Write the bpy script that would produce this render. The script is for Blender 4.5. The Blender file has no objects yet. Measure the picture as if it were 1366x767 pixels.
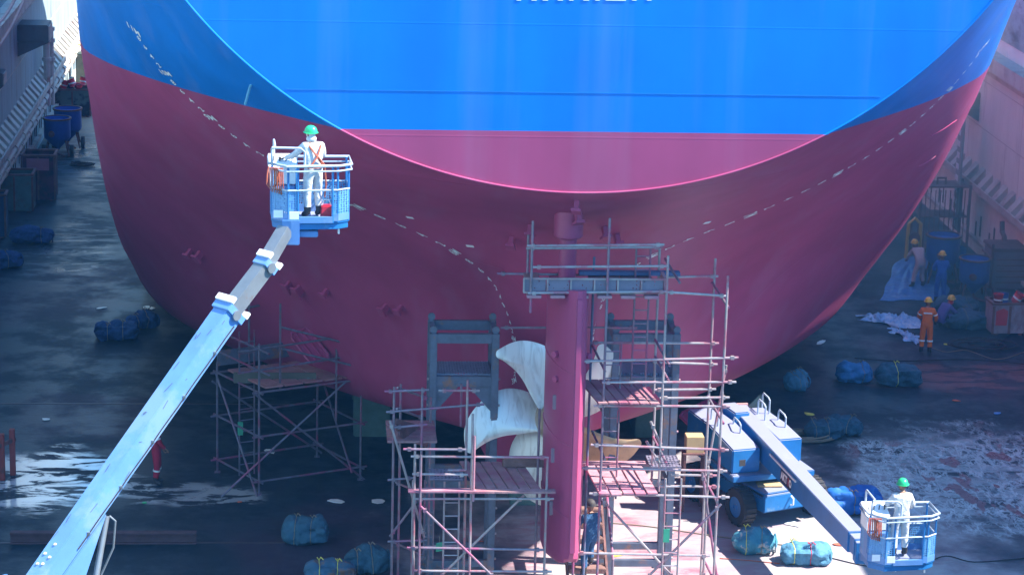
import bpy, bmesh, math, random
import numpy as np
from mathutils import Vector, Matrix, noise
random.seed(7)
S = bpy.context.scene
COL = S.collection
rad = math.radians

# ------------------------------------------------------------------ camera, sky, sun, exposure
F_PX, TH, PS, RO, CAM_H, CAM_X = 3370., rad(14.25), rad(4.53), rad(1.5), 21.2, -5.4
fw = Vector((math.sin(PS)*math.cos(TH), math.cos(PS)*math.cos(TH), -math.sin(TH)))
r0 = Vector((math.cos(PS), -math.sin(PS), 0)); u0 = r0.cross(fw)
rt = r0*math.cos(RO)+u0*math.sin(RO); up = -r0*math.sin(RO)+u0*math.cos(RO)
CAM = Vector((CAM_X, 0, CAM_H))
cd = bpy.data.cameras.new('camera'); cam = bpy.data.objects.new('camera', cd); COL.objects.link(cam)
cd.sensor_width = 36; cd.lens = 36*F_PX/1366; cd.clip_end = 3000; cd.clip_start = 1
m = Matrix((rt, up, -fw)).transposed().to_4x4(); m.translation = CAM
cam.matrix_world = m
S.camera = cam

SUN_DIR = Vector((.63, -.105, .79)).normalized()       # towards the sun
W = bpy.data.worlds.new('World'); S.world = W; W.use_nodes = True
nt = W.node_tree; bg = nt.nodes['Background']
sky = nt.nodes.new('ShaderNodeTexSky'); sky.sky_type = 'NISHITA'; sky.sun_disc = False
sky.sun_elevation = math.asin(SUN_DIR.z); sky.sun_rotation = math.atan2(SUN_DIR.x, SUN_DIR.y)
sky.ozone_density = 2.0; sky.air_density = 1.6; sky.dust_density = 0.6
tint = nt.nodes.new('ShaderNodeVectorMath'); tint.operation = 'MULTIPLY'; tint.inputs[1].default_value = (.48, .97, 1.38)
nt.links.new(sky.outputs[0], tint.inputs[0]); nt.links.new(tint.outputs[0], bg.inputs[0]); bg.inputs[1].default_value = 0.11
sd = bpy.data.lights.new('sun', 'SUN'); sun = bpy.data.objects.new('sun', sd); COL.objects.link(sun)
sd.energy = 5.0; sd.angle = rad(.5); sd.color = (1, .93, .86)
sun.rotation_euler = (-SUN_DIR).to_track_quat('-Z', 'Y').to_euler()
S.view_settings.view_transform = 'Standard'; S.view_settings.look = 'None'
S.view_settings.gamma = 1; S.view_settings.exposure = 1.52
S.view_settings.use_curve_mapping = False

# ------------------------------------------------------------------ helpers
def ray(x, y): return fw*F_PX + rt*(x-683) - up*(y-383.5)
def atY(x, y, Y): d = ray(x, y); return CAM + d*(Y/d.y)
def atZ(x, y, z=0.): d = ray(x, y); return CAM + d*((z-CAM_H)/d.z)
def atX(x, y, X): d = ray(x, y); return CAM + d*((X-CAM_X)/d.x)
V = Vector

def tag(o, label=None, cat=None, group=None, kind=None):
    if label: o['label'] = label
    if cat: o['category'] = cat
    if group: o['group'] = group
    if kind: o['kind'] = kind
    return o
def thing(name, label, cat, loc=(0, 0, 0), rz=0, group=None, kind=None):
    o = bpy.data.objects.new(name, None); COL.objects.link(o)
    o.location = loc; o.rotation_euler = (0, 0, rz); o.empty_display_size = .2
    return tag(o, label, cat, group, kind)
def rootof(o):
    while o.parent: o = o.parent
    return o
def copy_tree(o, parent=None):
    c = o.copy(); COL.objects.link(c)
    if parent: c.parent = parent
    for ch in list(o.children): copy_tree(ch, c)
    return c

class MB:
    """collects shapes in world coordinates; build() links them as one mesh"""
    def __init__(s): s.v = []; s.f = []; s.mi = []; s.cur = 0
    def add(s, vs, fs):
        n = len(s.v); s.v += [V(p) for p in vs]
        for f in fs: s.f.append([i+n for i in f]); s.mi.append(s.cur)
        return s
    def box(s, c, size, rz=0, M=None):
        c = V(c); hx, hy, hz = [q/2 for q in size]
        R = M if M else Matrix.Rotation(rz, 3, 'Z')
        vs = [c + R @ V((sx*hx, sy*hy, sz*hz)) for sz in (-1, 1) for sx, sy in ((-1, -1), (1, -1), (1, 1), (-1, 1))]
        return s.add(vs, [(3, 2, 1, 0), (4, 5, 6, 7), (0, 1, 5, 4), (1, 2, 6, 5), (2, 3, 7, 6), (3, 0, 4, 7)])
    def beam(s, a, b, w, h, upv=(0, 0, 1), w2=None, h2=None):
        a = V(a); b = V(b); d = (b-a).normalized(); upv = V(upv)
        sd_ = d.cross(upv).normalized(); u_ = sd_.cross(d).normalized()
        w2 = w if w2 is None else w2; h2 = h if h2 is None else h2
        vs = []
        for p, ww, hh in ((a, w, h), (b, w2, h2)):
            for sx, sy in ((-1, -1), (1, -1), (1, 1), (-1, 1)): vs.append(p + sd_*sx*ww/2 + u_*sy*hh/2)
        return s.add(vs, [(0, 1, 2, 3), (7, 6, 5, 4), (4, 5, 1, 0), (5, 6, 2, 1), (6, 7, 3, 2), (7, 4, 0, 3)])
    def tube(s, a, b, r, r2=None, n=8, caps=True):
        a = V(a); b = V(b); d = (b-a).normalized()
        x = d.orthogonal().normalized(); y = d.cross(x); r2 = r if r2 is None else r2
        vs = [p + (x*math.cos(t)+y*math.sin(t))*q for p, q in ((a, r), (b, r2)) for t in [2*math.pi*i/n for i in range(n)]]
        fs = [(i, (i+1) % n, n+(i+1) % n, n+i) for i in range(n)]
        if caps: fs += [tuple(range(n-1, -1, -1)), tuple(range(n, 2*n))]
        return s.add(vs, fs)
    def path(s, pts, r, n=6):
        pts = [V(p) for p in pts]; vs = []; prev = None
        for i, p in enumerate(pts):
            d = (pts[min(i+1, len(pts)-1)]-pts[max(i-1, 0)]).normalized()
            x = d.orthogonal() if prev is None else (prev - d*prev.dot(d))
            x.normalize(); prev = x; y = d.cross(x)
            vs += [p+(x*math.cos(2*math.pi*k/n)+y*math.sin(2*math.pi*k/n))*r for k in range(n)]
        fs = []
        for i in range(len(pts)-1):
            for k in range(n): fs.append((i*n+k, i*n+(k+1) % n, (i+1)*n+(k+1) % n, (i+1)*n+k))
        fs += [tuple(range(n-1, -1, -1)), tuple(range((len(pts)-1)*n, len(pts)*n))]
        return s.add(vs, fs)
    def lathe(s, c, prof, n=20, axis=(0, 0, 1), caps=True):
        c = V(c); a = V(axis).normalized(); x = a.orthogonal().normalized(); y = a.cross(x); vs = []
        for r, z in prof:
            vs += [c + a*z + (x*math.cos(2*math.pi*k/n)+y*math.sin(2*math.pi*k/n))*r for k in range(n)]
        fs = [(i*n+k, i*n+(k+1) % n, (i+1)*n+(k+1) % n, (i+1)*n+k) for i in range(len(prof)-1) for k in range(n)]
        if caps: fs += [tuple(range(n-1, -1, -1)), tuple(range((len(prof)-1)*n, len(prof)*n))]
        return s.add(vs, fs)
    def prism(s, poly, d):
        """poly: list of 3d points, extruded by vector d"""
        n = len(poly); d = V(d); vs = [V(p) for p in poly]+[V(p)+d for p in poly]
        return s.add(vs, [tuple(range(n-1, -1, -1)), tuple(range(n, 2*n))]+[(i, (i+1) % n, n+(i+1) % n, n+i) for i in range(n)])
    def ell(s, c, r, n=12, R=None):
        c = V(c); vs = []; k = n//2
        R = R or Matrix.Identity(3)
        for i in range(k+1):
            t = math.pi*i/k
            for j in range(n):
                q = 2*math.pi*j/n
                vs.append(c + R @ V((r[0]*math.sin(t)*math.cos(q), r[1]*math.sin(t)*math.sin(q), r[2]*math.cos(t))))
        return s.add(vs, [(i*n+j, (i+1)*n+j, (i+1)*n+(j+1) % n, i*n+(j+1) % n) for i in range(k) for j in range(n)])
    def build(s, name, mats, parent=None, smooth=False, bevel=0, label=None, ang=35):
        me = bpy.data.meshes.new(name)
        off = V(rootof(parent).location) if parent else V((0, 0, 0))
        me.from_pydata([tuple(p-off) for p in s.v], [], s.f)
        mats = mats if isinstance(mats, (list, tuple)) else [mats]
        for q in mats: me.materials.append(q)
        me.polygons.foreach_set('material_index', s.mi)
        bm = bmesh.new(); bm.from_mesh(me)
        bmesh.ops.remove_doubles(bm, verts=bm.verts, dist=1e-4)
        bmesh.ops.recalc_face_normals(bm, faces=bm.faces)
        if bevel:
            es = [e for e in bm.edges if len(e.link_faces) == 2 and e.calc_face_angle(0) > .5]
            bmesh.ops.bevel(bm, geom=es, offset=bevel, segments=2, affect='EDGES', clamp_overlap=True)
        bm.to_mesh(me); bm.free()
        if smooth or bevel:
            me.polygons.foreach_set('use_smooth', [True]*len(me.polygons))
            me.set_sharp_from_angle(angle=rad(ang))
        o = bpy.data.objects.new(name, me); COL.objects.link(o)
        if parent: o.parent = parent
        if label: o['label'] = label
        return o

# ------------------------------------------------------------------ materials
MATS = {}
def mat(name, col, rough=.6, metal=0, var=.12, scale=3., col2=None, mix2=(.55, .7), sc2=2., bump=0., bsc=20., spec=.5, stretch=(1, 1, 1), coat=0):
    """procedural paint / steel / cloth: base colour with mottling and a second colour (rust, dirt, dust) in worn patches"""
    if name in MATS: return MATS[name]
    M = bpy.data.materials.new(name); M.use_nodes = True; t = M.node_tree; N = t.nodes; L = t.links
    b = N['Principled BSDF']; b.inputs['Roughness'].default_value = rough; b.inputs['Metallic'].default_value = metal
    b.inputs['Specular IOR Level'].default_value = spec; b.inputs['Coat Weight'].default_value = coat
    tc = N.new('ShaderNodeTexCoord'); mp = N.new('ShaderNodeMapping'); mp.inputs['Scale'].default_value = stretch
    L.new(tc.outputs['Object'], mp.inputs[0])
    n1 = N.new('ShaderNodeTexNoise'); n1.inputs['Scale'].default_value = scale; n1.inputs['Detail'].default_value = 8; n1.inputs['Roughness'].default_value = .65
    L.new(mp.outputs[0], n1.inputs[0])
    mr = N.new('ShaderNodeMapRange'); mr.inputs[1].default_value = .3; mr.inputs[2].default_value = .7
    mr.inputs[3].default_value = 1-var; mr.inputs[4].default_value = 1+var; L.new(n1.outputs[0], mr.inputs[0])
    mul = N.new('ShaderNodeVectorMath'); mul.operation = 'SCALE'; mul.inputs[0].default_value = col; L.new(mr.outputs[0], mul.inputs['Scale'])
    out = mul.outputs[0]
    if col2:
        n2 = N.new('ShaderNodeTexNoise'); n2.inputs['Scale'].default_value = sc2; n2.inputs['Detail'].default_value = 10; n2.inputs['Roughness'].default_value = .7
        L.new(mp.outputs[0], n2.inputs[0])
        m2 = N.new('ShaderNodeMapRange'); m2.inputs[1].default_value = mix2[0]; m2.inputs[2].default_value = mix2[1]; L.new(n2.outputs[0], m2.inputs[0])
        mx = N.new('ShaderNodeMix'); mx.data_type = 'RGBA'; L.new(m2.outputs[0], mx.inputs['Factor']); L.new(out, mx.inputs[6]); mx.inputs[7].default_value = (*col2, 1)
        out = mx.outputs[2]
    L.new(out, b.inputs['Base Color'])
    if bump:
        n3 = N.new('ShaderNodeTexNoise'); n3.inputs['Scale'].default_value = bsc; n3.inputs['Detail'].default_value = 6; L.new(mp.outputs[0], n3.inputs[0])
        bp = N.new('ShaderNodeBump'); bp.inputs['Strength'].default_value = bump; bp.inputs['Distance'].default_value = .05
        L.new(n3.outputs[0], bp.inputs['Height']); L.new(bp.outputs[0], b.inputs['Normal'])
    MATS[name] = M
    return M

RED = (.42, .068, .165); BLUE = (.001, .185, .62)
M_red = mat('hull_red_paint', RED, .42, var=.06, scale=1.2)
def toplit(M, dust, lo=.55, hi=.85, amt=.8):
    """sun glare on upward faces, painted in as a pale dust tone"""
    t = M.node_tree; N = t.nodes; L = t.links; b = N['Principled BSDF']; src = b.inputs['Base Color'].links[0].from_socket
    ge = N.new('ShaderNodeNewGeometry'); sp = N.new('ShaderNodeSeparateXYZ'); L.new(ge.outputs['Normal'], sp.inputs[0])
    mr = N.new('ShaderNodeMapRange'); mr.inputs[1].default_value = lo; mr.inputs[2].default_value = hi; mr.inputs[4].default_value = amt; L.new(sp.outputs[2], mr.inputs[0])
    mx = N.new('ShaderNodeMix'); mx.data_type = 'RGBA'; L.new(mr.outputs[0], mx.inputs['Factor']); L.new(src, mx.inputs[6]); mx.inputs[7].default_value = (*dust, 1); L.new(mx.outputs[2], b.inputs['Base Color'])
    return M
M_lift = toplit(mat('lift_blue_paint', (.018, .16, .42), .38, var=.12, scale=2.5, col2=(.2, .32, .42), mix2=(.6, .75), sc2=1.6), (.38, .35, .4), amt=.68)  # pale tops stand for sun glare on the lift paint
M_lift2 = mat('boom_blue_paint', (.11, .26, .55), .42, var=.12, scale=1.2, col2=(.17, .3, .54), mix2=(.5, .6), sc2=.9)
M_rail = mat('rail_pale_blue', (.42, .5, .58), .45, var=.2, scale=6, col2=(.2, .28, .36), mix2=(.52, .66), sc2=3)
M_steelg = mat('steel_grey', (.22, .25, .27), .45, .5, col2=(.25, .14, .1), mix2=(.6, .75))
M_white = mat('white_paint', (.85, .87, .87), .5, var=.05)
M_pole = mat('scaffold_steel', (.24, .2, .24), .45, .35, var=.25, scale=5, col2=(.42, .1, .2), mix2=(.48, .62), sc2=1.3)
M_pole2 = mat('scaffold_steel_pale', (.4, .36, .36), .45, .3, var=.25, scale=6, col2=(.42, .16, .2), mix2=(.48, .6), sc2=1.5)
M_plank = mat('plank_wood', (.36, .2, .2), .8, var=.25, scale=6, col2=(.3, .08, .13), mix2=(.45, .65), sc2=1.5, stretch=(1, 1, 1), bump=.3)
M_plankp = mat('plank_overspray', (.42, .22, .25), .75, var=.2, scale=5, col2=(.38, .1, .17), mix2=(.5, .68), sc2=1.2)
M_tower = mat('tower_steel', (.13, .16, .22), .5, .3, var=.2, scale=4, col2=(.34, .17, .1), mix2=(.55, .66), sc2=1.4)
M_rubber = mat('rubber', (.03, .03, .033), .85, var=.3, bump=.3)
M_bronze = mat('bronze_blade', (.5, .34, .2), .38, .35, var=.2, scale=3)
M_wall = mat('dock_wall_paint', (.84, .81, .7), .75, var=.12, scale=1.2, col2=(.28, .22, .19), mix2=(.56, .76), sc2=.9, bump=.15, bsc=6, stretch=(1, 1, .28))
M_wallt = mat('dock_trim_paint', (.56, .52, .45), .7, var=.15, col2=(.28, .13, .1), mix2=(.5, .7), sc2=1.5)
M_dark = mat('dark_recess', (.05, .045, .045), .9)
M_cover_w = mat('coverall_white', (.58, .6, .61), .85, var=.08, scale=8, bump=.5, bsc=14)
M_cover_r = mat('coverall_red', (.42, .015, .05), .85, bump=.5, bsc=14)
M_cover_o = mat('coverall_orange', (.75, .17, .03), .85, bump=.5, bsc=14)
M_cover_b = mat('coverall_blue', (.02, .13, .55), .85, bump=.5, bsc=14)
M_cover_n = mat('coverall_navy', (.03, .1, .22), .85, bump=.5, bsc=14)
M_cover_p = mat('coverall_pale_pink', (.55, .42, .42), .85, bump=.5, bsc=14)
M_skin = mat('skin', (.33, .17, .11), .6, var=.05)
M_boot = mat('boot', (.045, .04, .04), .7)
M_green = mat('helmet_green', (.03, .55, .2), .3, var=.03)
M_yellow = mat('helmet_yellow', (.75, .5, .06), .35, var=.05)
M_reflect = mat('reflective_tape', (.8, .82, .8), .4)
M_orange = mat('harness_orange', (.5, .12, .06), .7)
M_redp = mat('bright_red_plastic', (.6, .02, .05), .45)
M_blueb = mat('hopper_blue', (.03, .12, .42), .5, var=.15, col2=(.1, .07, .06), mix2=(.62, .75))
M_rust = mat('rusty_steel', (.2, .09, .08), .8, var=.3, col2=(.1, .05, .05), mix2=(.45, .65), sc2=2, bump=.2)
M_net = mat('net_blue', (.025, .09, .14), .9, var=.35, scale=9, bump=.9, bsc=9)
M_netb = mat('net_bright_blue', (.07, .22, .34), .8, var=.3, scale=7, bump=.8, bsc=8)
M_nets = mat('net_navy', (.015, .06, .17), .9, var=.35, scale=9, bump=.9, bsc=9)
M_tarp = mat('tarp_blue', (.04, .2, .48), .5, var=.25, scale=3, col2=(.35, .5, .62), mix2=(.52, .75), sc2=2.5, bump=.7, bsc=4)
M_tarpw = mat('tarp_pale', (.2, .42, .66), .5, var=.3, scale=5, col2=(.6, .72, .8), mix2=(.45, .7), sc2=3, bump=.8, bsc=6)
M_rope = mat('rope_yellow', (.7, .65, .12), .8)
M_rope2 = mat('rope_tan', (.25, .2, .14), .9)
M_concrete = mat('block_concrete', (.12, .22, .2), .85, var=.2, bump=.2)
M_timber = mat('timber', (.22, .12, .1), .85, var=.3, scale=4, bump=.3)
M_greenbin = mat('bin_green', (.09, .16, .15), .7, var=.2, col2=(.12, .08, .06))

def mat_mesh(name, col, sc=26, rough=.5):
    M = mat(name, col, rough); t = M.node_tree; N = t.nodes; L = t.links; b = N['Principled BSDF']
    tc = N.new('ShaderNodeTexCoord'); vo = N.new('ShaderNodeTexVoronoi'); vo.inputs['Scale'].default_value = sc; vo.inputs['Randomness'].default_value = .25
    L.new(tc.outputs['Object'], vo.inputs['Vector'])
    mr = N.new('ShaderNodeMath'); mr.operation = 'GREATER_THAN'; mr.inputs[1].default_value = .4; L.new(vo.outputs['Distance'], mr.inputs[0])
    L.new(mr.outputs[0], b.inputs['Alpha'])
    return M
M_perf = mat_mesh('perforated_blue', (.12, .32, .58), 22)
M_perfg = mat_mesh('perforated_steel', (.2, .18, .24), 13)
M_grate = mat_mesh('deck_grating', (.2, .24, .34), 16)

def mat_hull():
    M = bpy.data.materials.new('hull_two_tone_paint'); M.use_nodes = True; t = M.node_tree; N = t.nodes; L = t.links
    b = N['Principled BSDF']; b.inputs['Roughness'].default_value = .45; b.inputs['Specular IOR Level'].default_value = .28
    tc = N.new('ShaderNodeTexCoord'); sx = N.new('ShaderNodeSeparateXYZ'); L.new(tc.outputs['Object'], sx.inputs[0])
    gt = N.new('ShaderNodeMath'); gt.operation = 'GREATER_THAN'; gt.inputs[1].default_value = 11.62; L.new(sx.outputs[2], gt.inputs[0])
    mx = N.new('ShaderNodeMix'); mx.data_type = 'RGBA'; L.new(gt.outputs[0], mx.inputs['Factor'])
    mx.inputs[6].default_value = (*RED, 1); mx.inputs[7].default_value = (*BLUE, 1)
    # slight mottling, streaks running down the plating
    mp = N.new('ShaderNodeMapping'); mp.inputs['Scale'].default_value = (1, 1, .12); L.new(tc.outputs['Object'], mp.inputs[0])
    n1 = N.new('ShaderNodeTexNoise'); n1.inputs['Scale'].default_value = .9; n1.inputs['Detail'].default_value = 7; L.new(mp.outputs[0], n1.inputs[0])
    n2 = N.new('ShaderNodeTexNoise'); n2.inputs['Scale'].default_value = .5; n2.inputs['Detail'].default_value = 3; L.new(tc.outputs['Object'], n2.inputs[0])
    ad = N.new('ShaderNodeMath'); ad.operation = 'ADD'; L.new(n1.outputs[0], ad.inputs[0]); L.new(n2.outputs[0], ad.inputs[1])
    mr = N.new('ShaderNodeMapRange'); mr.inputs[1].default_value = .75; mr.inputs[2].default_value = 1.25; mr.inputs[3].default_value = .9; mr.inputs[4].default_value = 1.1
    L.new(ad.outputs[0], mr.inputs[0])
    sc = N.new('ShaderNodeVectorMath'); sc.operation = 'SCALE'; L.new(mx.outputs[2], sc.inputs[0]); L.new(mr.outputs[0], sc.inputs['Scale'])
    # chalky wash-down streaks and faint scuffs
    mp2 = N.new('ShaderNodeMapping'); mp2.inputs['Scale'].default_value = (1.1, .5, .05); L.new(tc.outputs['Object'], mp2.inputs[0])
    n4 = N.new('ShaderNodeTexNoise'); n4.inputs['Scale'].default_value = 1.3; n4.inputs['Detail'].default_value = 5; L.new(mp2.outputs[0], n4.inputs[0])
    m4 = N.new('ShaderNodeMapRange'); m4.inputs[1].default_value = .52; m4.inputs[2].default_value = .72; m4.inputs[4].default_value = .1; L.new(n4.outputs[0], m4.inputs[0])
    n5 = N.new('ShaderNodeTexNoise'); n5.inputs['Scale'].default_value = 7; n5.inputs['Detail'].default_value = 12; n5.inputs['Roughness'].default_value = .8; L.new(tc.outputs['Object'], n5.inputs[0])
    m5 = N.new('ShaderNodeMapRange'); m5.inputs[1].default_value = .6; m5.inputs[2].default_value = .8; m5.inputs[4].default_value = .12; L.new(n5.outputs[0], m5.inputs[0])
    ma = N.new('ShaderNodeMath'); ma.operation = 'MAXIMUM'; L.new(m4.outputs[0], ma.inputs[0]); L.new(m5.outputs[0], ma.inputs[1])
    mx4 = N.new('ShaderNodeMix'); mx4.data_type = 'RGBA'; L.new(ma.outputs[0], mx4.inputs['Factor']); L.new(sc.outputs[0], mx4.inputs[6]); mx4.inputs[7].default_value = (.4, .36, .5, 1)
    L.new(mx4.outputs[2], b.inputs['Base Color'])
    # plate seams (horizontal strakes) and frame dents
    fr = N.new('ShaderNodeMath'); fr.operation = 'PINGPONG'; fr.inputs[1].default_value = 1.15; L.new(sx.outputs[2], fr.inputs[0])
    sm = N.new('ShaderNodeMapRange'); sm.inputs[1].default_value = 0; sm.inputs[2].default_value = .025; sm.inputs[3].default_value = 1; sm.inputs[4].default_value = 0; L.new(fr.outputs[0], sm.inputs[0])
    fy = N.new('ShaderNodeMath'); fy.operation = 'PINGPONG'; fy.inputs[1].default_value = 3.1; L.new(sx.outputs[1], fy.inputs[0])
    sy = N.new('ShaderNodeMapRange'); sy.inputs[1].default_value = 0; sy.inputs[2].default_value = .03; sy.inputs[3].default_value = 1; sy.inputs[4].default_value = 0; L.new(fy.outputs[0], sy.inputs[0])
    wv = N.new('ShaderNodeMath'); wv.operation = 'SINE'; w0 = N.new('ShaderNodeMath'); w0.operation = 'MULTIPLY'; w0.inputs[1].default_value = 2*math.pi/.75
    L.new(sx.outputs[1], w0.inputs[0]); L.new(w0.outputs[0], wv.inputs[0])
    a1 = N.new('ShaderNodeMath'); a1.operation = 'MULTIPLY_ADD'; a1.inputs[1].default_value = .14; L.new(wv.outputs[0], a1.inputs[0]); s5 = N.new('ShaderNodeMath'); s5.operation = 'MULTIPLY'; s5.inputs[1].default_value = .35; L.new(sm.outputs[0], s5.inputs[0]); L.new(s5.outputs[0], a1.inputs[2])
    a2 = N.new('ShaderNodeMath'); a2.operation = 'ADD'; L.new(a1.outputs[0], a2.inputs[0]); L.new(sy.outputs[0], a2.inputs[1])
    a3 = N.new('ShaderNodeMath'); a3.operation = 'MULTIPLY_ADD'; a3.inputs[1].default_value = .5; L.new(n2.outputs[0], a3.inputs[0]); L.new(a2.outputs[0], a3.inputs[2])
    bp = N.new('ShaderNodeBump'); bp.inputs['Strength'].default_value = .5; bp.inputs['Distance'].default_value = .008
    L.new(a3.outputs[0], bp.inputs['Height']); L.new(bp.outputs[0], b.inputs['Normal'])
    return M
M_hull = mat_hull()

def mat_floor():
    M = bpy.data.materials.new('dock_floor'); M.use_nodes = True; t = M.node_tree; N = t.nodes; L = t.links
    b = N['Principled BSDF']; b.inputs['Specular IOR Level'].default_value = .22; tc = N.new('ShaderNodeTexCoord'); sx = N.new('ShaderNodeSeparateXYZ'); L.new(tc.outputs['Object'], sx.inputs[0])
    def noise_(scale, det=8, rough=.6, vec=None, dist=0):
        n = N.new('ShaderNodeTexNoise'); n.inputs['Scale'].default_value = scale; n.inputs['Detail'].default_value = det; n.inputs['Roughness'].default_value = rough; n.inputs['Distortion'].default_value = dist
        L.new(vec or tc.outputs['Object'], n.inputs[0]); return n.outputs[0]
    def mrng(x, a, b_, c=0, d=1, st='SMOOTHSTEP'):
        q = N.new('ShaderNodeMapRange'); q.interpolation_type = st
        for i, v_ in zip((1, 2, 3, 4), (a, b_, c, d)): q.inputs[i].default_value = v_
        L.new(x, q.inputs[0]); return q.outputs[0]
    def math_(op, a, b_):
        q = N.new('ShaderNodeMath'); q.operation = op
        for i, v_ in enumerate((a, b_)):
            if isinstance(v_, (int, float)): q.inputs[i].default_value = v_
            else: L.new(v_, q.inputs[i])
        return q.outputs[0]
    def mixc(f, a, b_):
        q = N.new('ShaderNodeMix'); q.data_type = 'RGBA'; L.new(f, q.inputs['Factor'])
        for i, v_ in ((6, a), (7, b_)):
            if isinstance(v_, tuple): q.inputs[i].default_value = (*v_, 1)
            else: L.new(v_, q.inputs[i])
        return q.outputs[2]
    def blob(cx, cy, rx, ry, soft=.35):
        """soft elliptical patch, edge broken by noise"""
        dx = math_('DIVIDE', math_('SUBTRACT', sx.outputs[0], cx), rx); dy = math_('DIVIDE', math_('SUBTRACT', sx.outputs[1], cy), ry)
        d = math_('SQRT', math_('ADD', math_('MULTIPLY', dx, dx), math_('MULTIPLY', dy, dy)), 0)
        d = math_('ADD', d, mrng(n_mid, .3, .7, -.35, .35, 'LINEAR'))
        return mrng(d, 1-soft, 1+soft, 1, 0)
    n_mid = noise_(.55, 9, .62); n_fine = noise_(5, 10, .7); n_big = noise_(.12, 5)
    mpw = N.new('ShaderNodeMapping'); mpw.inputs['Scale'].default_value = (.35, 1, 1); L.new(tc.outputs['Object'], mpw.inputs[0])
    n_str = noise_(1.6, 9, .68, mpw.outputs[0], .6)
    base = mixc(mrng(n_mid, .38, .62), (.006, .02, .032), (.016, .034, .048))
    base = mixc(mrng(n_fine, .55, .75), base, (.03, .05, .062))
    base = mixc(math_('MULTIPLY', mrng(n_big, .5, .62), .5), base, (.06, .035, .06))
    # sunlit slab by the stern painted pale, with blasting dust and red overspray
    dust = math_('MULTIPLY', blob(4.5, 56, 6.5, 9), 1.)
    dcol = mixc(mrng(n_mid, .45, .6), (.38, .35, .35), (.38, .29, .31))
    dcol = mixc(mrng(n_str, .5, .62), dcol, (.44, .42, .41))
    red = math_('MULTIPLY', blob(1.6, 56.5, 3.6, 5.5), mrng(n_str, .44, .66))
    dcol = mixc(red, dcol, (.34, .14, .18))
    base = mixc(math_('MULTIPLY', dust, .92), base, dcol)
    far = blob(-14.5, 123, 6, 14); base = mixc(far, base, (.34, .25, .18))
    # wet films: sky glare painted in as pale colour, with foam residue at right
    w1 = math_('MULTIPLY', blob(-13.0, 62.7, 3.1, 2.3, .25), mrng(n_str, .47, .54))
    w1b = math_('MULTIPLY', blob(-8.6, 61.6, 1.9, .9, .3), math_('MULTIPLY', mrng(n_str, .5, .56), .5))
    w1 = math_('MAXIMUM', w1, w1b)
    vo = N.new('ShaderNodeTexNoise'); vo.inputs['Scale'].default_value = 1.5; vo.inputs['Detail'].default_value = 9; vo.inputs['Distortion'].default_value = .35; vo.inputs['Roughness'].default_value = .62
    mpr = N.new('ShaderNodeMapping'); mpr.inputs['Rotation'].default_value = (0, 0, rad(-25)); mpr.inputs['Scale'].default_value = (1, .45, 1); L.new(tc.outputs['Object'], mpr.inputs[0]); L.new(mpr.outputs[0], vo.inputs[0])
    b2 = blob(12.6, 63.0, 4.0, 4.0, .25)
    ridge = mrng(math_('ABSOLUTE', math_('SUBTRACT', vo.outputs[0], .5), 0), 0, .045, 1, 0)
    ridge2 = mrng(math_('ABSOLUTE', math_('SUBTRACT', noise_(2.6, 8, .7, mpr.outputs[0], .4), .5), 0), 0, .05, .8, 0)
    film = math_('MULTIPLY', mrng(n_str, .42, .58), .5)
    w2 = math_('MULTIPLY', b2, math_('MAXIMUM', math_('MAXIMUM', ridge, ridge2), film))
    isl = math_('MULTIPLY', b2, mrng(noise_(1.25, 4, .5, mpr.outputs[0], .3), .59, .62))
    w3 = math_('MULTIPLY', blob(-14.2, 88, 1.6, 5, .3), mrng(n_str, .5, .56))
    w4 = math_('MULTIPLY', blob(-14, 105, 2.5, 7, .3), mrng(n_str, .48, .56))
    wr = math_('MULTIPLY', blob(15, 72.5, 3.5, 1.5, .3), mrng(n_str, .45, .55))
    base = mixc(math_('MULTIPLY', w1, .95), base, (.75, .8, .8))
    base = mixc(math_('MULTIPLY', w2, .85), base, (.55, .66, .66)); base = mixc(isl, base, (.2, .11, .12))
    base = mixc(math_('MULTIPLY', math_('MAXIMUM', w3, w4), .3), base, (.1, .15, .19))
    base = mixc(math_('MULTIPLY', wr, .6), base, (.2, .09, .09))
    L.new(base, b.inputs['Base Color'])
    wet = math_('MAXIMUM', math_('MAXIMUM', w1, w2), math_('MULTIPLY', math_('MAXIMUM', w3, w4), .45))
    L.new(math_('MULTIPLY', w1, 1.), b.inputs['Coat Weight']); b.inputs['Coat IOR'].default_value = 2.2; b.inputs['Coat Roughness'].default_value = .12
    damp = mrng(n_mid, .4, .6, .62, .42)
    rg = math_('MAXIMUM', math_('SUBTRACT', math_('ADD', damp, math_('MULTIPLY', dust, .35)), math_('MULTIPLY', wet, .42)), .12)
    L.new(rg, b.inputs['Roughness'])
    bp = N.new('ShaderNodeBump'); bp.inputs['Strength'].default_value = .35; bp.inputs['Distance'].default_value = .02
    L.new(math_('ADD', n_fine, math_('MULTIPLY', n_mid, 2)), bp.inputs['Height']); L.new(bp.outputs[0], b.inputs['Normal'])
    return M
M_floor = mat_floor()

# ------------------------------------------------------------------ dock floor and walls
XL, XR, WALLH = -17.3, 18.7, 13.9
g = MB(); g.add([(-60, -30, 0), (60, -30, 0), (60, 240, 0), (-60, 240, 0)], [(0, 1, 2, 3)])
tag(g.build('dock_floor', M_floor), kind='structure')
# drain channel lines across the floor
for i, y in enumerate((58.05, 69.5, 90.5)):
    g = MB(); g.box((-11.2, y, .004), (12, .09, .008)); tag(g.build('floor_joint', mat('joint_steel', (.07, .05, .055), .5, .2)), kind='structure')

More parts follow.
